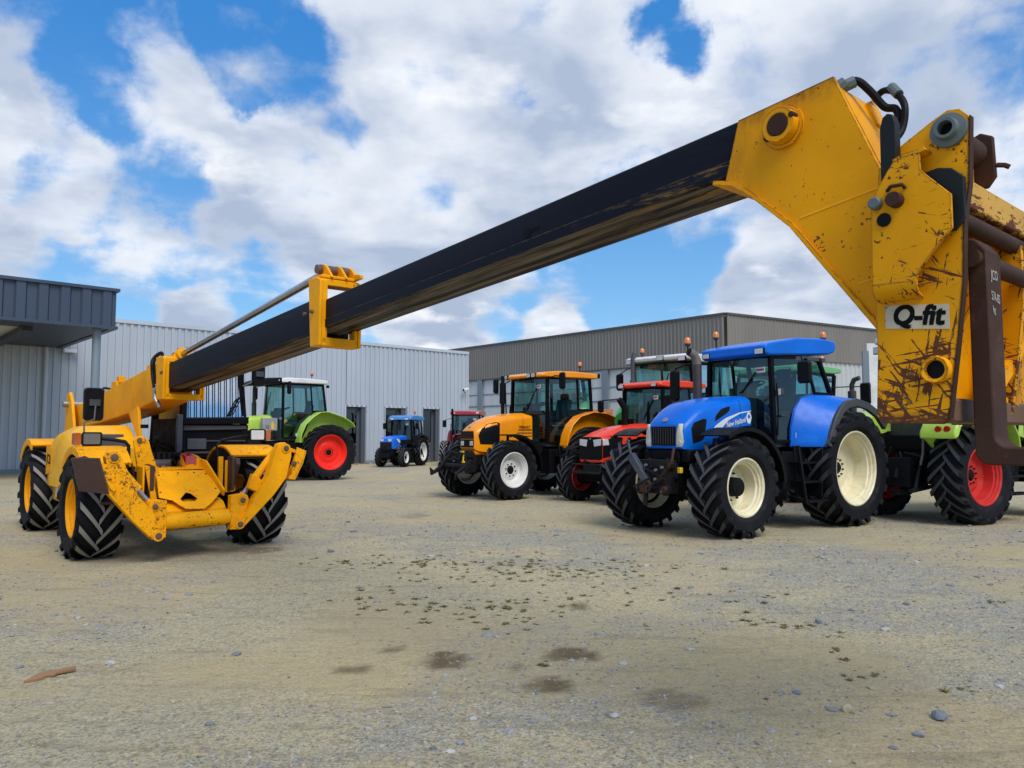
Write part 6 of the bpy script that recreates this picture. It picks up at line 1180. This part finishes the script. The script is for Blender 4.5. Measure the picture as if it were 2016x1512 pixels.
b = MB(); b.loft([[(x, s * (.88 - (x - 1.6) * .10), z) for s, z in ((-1, z0), (1, z0), (1, z1), (-1, z1))] for x, z0, z1 in ((1.60, 3.20, 3.40), (2.1, 3.18, 3.37), (2.42, 3.13, 3.26))]); b.build('roof_visor', M['black'], lim, bevel=.04)
for yy in (.50, .72): worklamp(lim, (2.34 if yy < .6 else 2.2, yy, 3.25), .12, .08)
worklamp(lim, (2.44, -.62, 3.2), .12, .08)

# --- small blue tractor by the wall
def dress_small(P, H):
    xe = 2.72
    flat_face(P, H, xe, [(-.30, 1.18), (.30, 1.18), (.30, .80), (-.30, .80)], 'grille', M['black']); b = MB()
    for k in range(5): b.box((xe + .014, 0, .86 + k * .07), (.006, .54, .012))
    b.build('grille_bars', M['dgrey'], P)
    for s in (1, -1): b = MB(); b.prism([(s * .10, 1.32), (s * .28, 1.32), (s * .28, 1.22), (s * .12, 1.22)], xe + .002, xe + .016, 'yz'); b.build('headlight', M['lampglass'], P, bevel=.004)
    H.panel([(1.7, 1.15), (1.7, 1.24), (2.2, 1.36), (2.25, 1.32), (2.0, 1.15)], .005).build('white_stripe', M['decal'], P)
    b = MB(); b.box((2.5, 0, .68), (.4, .58, .28)); b.box((2.85, 0, .55), (.2, .5, .2)); b.build('front_weight', M['black'], P, bevel=.02)
SMs = dict(body=M['bluesm'], rim=M['rimwhite'], rear=(.69, .36, .44), front=(.46, .28, .26), wb=1.95, tr=.62, tf=.60, nr=18, nf=16, hx=2.6, zeng=.98, ffend=False, lh=.045, lhf=.035, hubf='flat', df=.25,
  hood=[(1.0, .32, .98, 1.40, 1.52), (1.6, .33, .96, 1.38, 1.50), (2.2, .33, .90, 1.36, 1.46), (2.6, .32, .86, 1.30, 1.40), (2.72, .30, .88, 1.26, 1.34)], hn=3,
  dress=dress_small, cab=dict(xf=.98, xm=.05, xr=-.42, yb=.56, yt=.50, zf=.92, zbelt=1.35, zr=2.26, bow=.16, lean=.05, zw=1.2), glass=M['glassd'],
  roof=[(-.55, 2.28), (-.5, 2.42), (.2, 2.50), (.9, 2.48), (1.22, 2.40), (1.26, 2.26), (.9, 2.24), (-.45, 2.24)], roofm=M['blueroof'], roofw=.60,
  fender=[(.78, 1.0), (.68, 1.26), (.45, 1.46), (.1, 1.54), (-.3, 1.48), (-.6, 1.30)], fy=(.46, .80), fmat=M['black'],
  beacons=[(.5, .5, 2.42)], mirrors=[((1.05, .86, 1.95), .3, .18, [(.98, .54, 2.15), (1.05, .86, 2.1)]), ((1.05, -.86, 1.95), .3, .18, [(.98, -.54, 2.15), (1.05, -.86, 2.1)])], lamps=[((1.24, .38, 2.30), .16, .1), ((1.24, -.38, 2.30), .16, .1)], lug=M['lugbrown'])
sml = tractor('narrow blue tractor with white rims parked against the grey wall between doorways', -5.15, 38.6, 254.0, SMs)
# --- dark red tractor, half hidden
def dress_case(P, H):
    flat_face(P, H, 3.3, [(-.32, 1.42), (.32, 1.42), (.32, 1.05), (-.32, 1.05)], 'grille', M['black']); b = MB(); b.box((3.0, 0, 1.0), (.6, .74, .12)); b.build('white_band', M['white'], P); b = MB(); b.box((3.1, 0, .8), (.5, .5, .4)); b.build('front_support', M['black'], P)
CAs = dict(body=M['darkred'], rim=M['rimwhite'], rear=(.84, .48, .54), front=(.62, .40, .36), wb=2.5, tr=.85, tf=.84, hx=3.2, zeng=1.1, ffend=False, nr=19, nf=17, lug=M['lugworn'],
  hood=[(1.4, .36, 1.1, 1.52, 1.66), (2.2, .37, 1.08, 1.50, 1.62), (3.0, .37, 1.06, 1.46, 1.55), (3.3, .35, 1.06, 1.42, 1.50)], hn=4, dress=dress_case,
  cab=dict(xf=1.2, xm=.2, xr=-.35, yb=.74, yt=.70, zf=1.15, zbelt=1.75, zr=2.55, bow=.1, lean=.04, zw=1.3), roof=[(-.5, 2.58), (-.45, 2.76), (.4, 2.80), (1.2, 2.78), (1.42, 2.72), (1.44, 2.56), (1.2, 2.54), (-.4, 2.54)], roofm=M['darkred'], roofw=.80,
  fender=[(.92, 1.1), (.82, 1.45), (.5, 1.72), (.05, 1.80), (-.4, 1.72), (-.75, 1.5)], fy=(.64, 1.06), lamps=[((1.42, .62, 2.66), .16, .1), ((1.42, -.62, 2.66), .16, .1)], mirrors=[((1.3, -1.12, 2.1), .36, .2, [(1.2, -.72, 2.4), (1.3, -1.12, 2.28)]), ((1.3, 1.12, 2.1), .36, .2, [(1.2, .72, 2.4), (1.3, 1.12, 2.28)])], exhaust=dict(path=[(1.55, -.66, 1.5), (1.55, -.66, 2.7), (1.62, -.66, 2.85)], r=.055, mat=M['blackm']), glass=M['glassd'])
cas = tractor('dark red tractor with squared bonnet half hidden behind the orange one', -2.25, 41.0, 264.0, CAs)
# --- green tractors behind
def dress_green(P, H):
    H.panel([(2.1, 1.6), (2.1, 1.95), (2.75, 1.8), (2.75, 1.6)], .005).build('side_vent', M['black'], P); flat_face(P, H, 3.0, [(-.3, 1.65), (.3, 1.65), (.3, 1.3), (-.3, 1.3)], 'grille', M['black'])
GRs = dict(CLs); GRs.update(body=M['green'], rim=M['green'], dress=dress_green, roof=[(-.04, 3.0), (-.02, 3.12), (.6, 3.17), (1.4, 3.17), (1.9, 3.15), (2.02, 3.10), (2.0, 3.02), (1.6, 2.98), (.0, 2.98)], hood=[(1.75, .48, 1.62, 2.06, 2.28), (2.2, .50, 1.5, 2.02, 2.26), (2.6, .50, 1.36, 1.9, 2.18), (2.85, .48, 1.3, 1.75, 2.02), (3.0, .40, 1.3, 1.6, 1.84)], hx=2.9, wb=2.5,
  cab=dict(xf=1.55, xm=.52, xr=.03, yb=.82, yt=.80, zf=1.42, zbelt=2.20, zr=2.96, bow=.35, bowt=.3, lean=.06, zw=1.7, xfl=.2), beacons=[(1.5, -.72, 3.1)], mirrors=[((1.5, 1.22, 2.7), .42, .19, [(1.55, .78, 2.9), (1.55, 1.0, 2.94), (1.5, 1.22, 2.9)]), ((1.7, -1.25, 2.6), .42, .19, [(1.55, -.78, 2.9), (1.7, -1.0, 2.92), (1.7, -1.25, 2.8)])], lamps=[((2.02, -.72, 3.03), .18, .1), ((2.02, .15, 3.07), .18, .1), ((2.02, .74, 3.03), .18, .1)], fmat=M['green'])
gr1 = tractor('bright green tractor with white roof standing behind the small red one', 5.45, 21.9, 224.0, GRs, scale_=1.15)
G2 = dict(GRs); G2.update(roofm=M['pgreen'], beacons=[(1.3, -.76, 3.1)], lamps=[((-.06, .7, 3.02), .12, .08, -1), ((-.06, -.7, 3.02), .12, .08, -1)], mirrors=[((2.0, -1.45, 2.5), .52, .26, [(1.55, -.8, 2.66), (1.8, -1.1, 2.67), (2.0, -1.4, 2.67), (2.0, -1.45, 2.6)], 0, 180), ((2.0, 1.4, 2.5), .5, .24, [(1.55, .8, 2.72), (2.0, 1.4, 2.7)])], exhaust=dict(path=[(2.2, -1.0, 1.8), (2.2, -1.0, 2.58), (2.2, -1.0, 2.60), (2.2, -1.0, 2.74), (2.2, -1.06, 2.86), (2.2, -1.2, 2.90)], r=[.10, .10, .06, .06, .06, .055], mat=M['dgrey']))
gr2 = tractor('pale green roofed tractor facing away behind the big blue cab', 6.0, 18.3, 37.0, G2)
L2 = dict(CLs); L2.update(rim=paint('shaded_dusty_red_rim', (0.55, 0.03, 0.025), 0.55, dirt=0.5, dirtcol=(0.40, 0.12, 0.10), spec=0.2), rear=(.82, .58, .50), tr=.90, lug=M['lug'], fender=[(1.0, 1.2), (.95, 1.5), (.75, 1.78), (.4, 1.95), (0, 1.98), (-.45, 1.86), (-.78, 1.66), (-.90, 1.5)], fy=(.60, 1.22), beacons=[(.1, .74, 3.30), (.1, -.74, 3.3)], mirrors=[], lamps=[((-.06, .78, 3.12), .14, .12, -1), ((-.06, -.78, 3.12), .14, .12, -1)], dr=.45)  # rim red dulled to paint in the wheel's shadow, with some dust
lm2 = tractor('lime green tractor seen from behind, partly hidden by the fork carriage', 7.43, 14.0, 29.0, L2)
for s in (1, -1):
    b = MB(); b.prism([(-.80, 1.60), (-.80, 1.72), (-.86, 1.74), (-.98, 1.56), (-.98, 1.44), (-.88, 1.46)], s * .62, s * 1.24); b.build('rear_fender_tail', M['lime'], lm2, bevel=.03)
    b = MB(); b.disc((-.955, s * .95, 1.60), .055, .05, 'x', 16); b.disc((-.955, s * 1.10, 1.60), .055, .05, 'x', 16); b.each('tail_light', M['redlens'], lm2)
    b = MB(); b.tube([(-.75, s * .55, 1.55), (-.8, s * .56, 1.2), (-.78, s * .5, 1.0)], .02, 6); b.build('hydraulic_hose', M['greyiron'], lm2)

# ------------------------------------------------------------------ small things round the yard
wp = thing('notice_board', 'tall white blank board on a grey post behind the green roofed tractor', 'board', (13.9, 30, 0), -12)
MB().box((.62, 0, 3.55), (1.15, .08, 3.1)).build('board', M['white'], wp, bevel=.01); b = MB(); b.tube([(-.02, 0, 0), (-.02, 0, 4.8)], .11, square=True); b.tube([(1.22, 0, 0), (1.22, 0, 3)], .06, square=True); b.build('post', wcol, wp)
st = []
TERR = paint('terracotta_plastic', (.50, .16, .045), .5, .2, dirt=.2)
def crate_mesh():
    b = MB()
    for zz, h in ((.06, .10), (.30, .10), (.54, .10)):
        b.box((0, .58, zz), (1.2, .04, h + .06)); b.box((0, -.58, zz), (1.2, .04, h + .06)); b.box((.58, 0, zz), (.04, 1.12, h + .06)); b.box((-.58, 0, zz), (.04, 1.12, h + .06))
    for sx in (-.56, .56):
        for sy in (-.56, .56): b.box((sx, sy, .32), (.09, .09, .64))
    b.box((0, 0, .03), (1.1, 1.1, .04)); return b
for k, (dx, n) in enumerate(((0, 4), (1.35, 3))):
    for j in range(n):
        lab = f'terracotta orange crate in the {"taller" if k == 0 else "shorter"} stack behind the orange tractor, ' + ['on the ground', 'second from the ground', 'third from the ground', 'on top'][j]
        if not st: o = crate_mesh().build('crate', TERR, None, bevel=.01); st.append(o)
        else: o = st[0].copy(); C.objects.link(o)
        o.location = (3.55 + dx, 33.0 + dx * .3, .66 * j); o.rotation_euler = (0, 0, .3); tag(o, lab, 'crate', 'terracotta crates stacked behind the tractors')
# green loader arm piece behind the crates' foot
gl_ = dict(GRs); gl_.update(body=M['pgreen'], roofm=M['black'], beacons=[])
gr3 = tractor('pale green tractor at the back beside the terracotta crates', 6.2, 31.0, 205.0, gl_, scale_=.80)
gp = ground_pt(100, 1330); b = MB(); b.prism([(-.155, -.12), (-.11, .0), (-.10, .03), (-.06, .06), (.06, .085), (.15, .12), (.165, .07), (.05, .015), (.03, -.03), (-.02, -.025), (-.05, -.075), (-.12, -.11)], 0, .018, 'xy'); fr = b.build('tile_shard', paint('orange_clay', (.30, .16, .08), .9, .4, dirt=.3), None, bevel=.003)
fr.scale = (.78, .8, 1); fr.location = (gp.x, gp.y, float(gz_full(np.array([gp.x]), np.array([gp.y]))[0]) + .004); fr.rotation_euler = (.05, -.04, .28); tag(fr, 'broken orange clay shard lying on the gravel at lower left', 'shard')
def rock(px, py, s, col, lab, flat=.6):
    p = ground_pt(px, py); bm = bmesh.new(); bmesh.ops.create_icosphere(bm, subdivisions=2, radius=1); rr = np.random.default_rng(int(px))
    for v in bm.verts: v.co = Vector((v.co.x * s, v.co.y * s * .7, v.co.z * s * flat)) * (1 + .28 * (rr.random() - .5)) + Vector((0, 0, s * flat * .45))
    me = bpy.data.meshes.new('stone'); bm.to_mesh(me); bm.free(); me.materials.append(col); o = bpy.data.objects.new('stone', me); C.objects.link(o); o.location = (p.x, p.y, float(gz_full(np.array([p.x]), np.array([p.y]))[0])); o.rotation_euler = (0, 0, rr.random() * 6); tag(o, lab, 'stone', 'larger stones lying in the gravel')
sg = paint('slate_stone', (.19, .205, .225), .85, dirt=.4, dirtcol=(.34, .31, .26), bump=.3); stn = paint('tan_stone', (.42, .36, .24), .85, dirt=.3, bump=.3); swh = paint('pale_stone', (.42, .43, .43), .8, dirt=.3, bump=.3)
rock(1668, 1398, .034, stn, 'tan pointed stone on the gravel beside a blue grey one', .8); rock(1640, 1397, .036, sg, 'flat blue grey stone beside the tan pointed stone', .3); rock(1850, 1412, .06, sg, 'largest dark slate stone near the lower right of the yard', .45); rock(1612, 1228, .03, sg, 'upright blue grey stone beside small weeds', .9)
rock(1210, 1412, .032, swh, 'pale grey flat stone low in the middle of the yard', .4); rock(217, 1305, .036, swh, 'pale grey lumpy stone near the orange clay shard', .5); rock(340, 1385, .022, stn, 'small cream stone alone on tan ground at left', .6); rock(1360, 1158, .035, sg, 'dark flat stone below the big blue front wheel', .4)
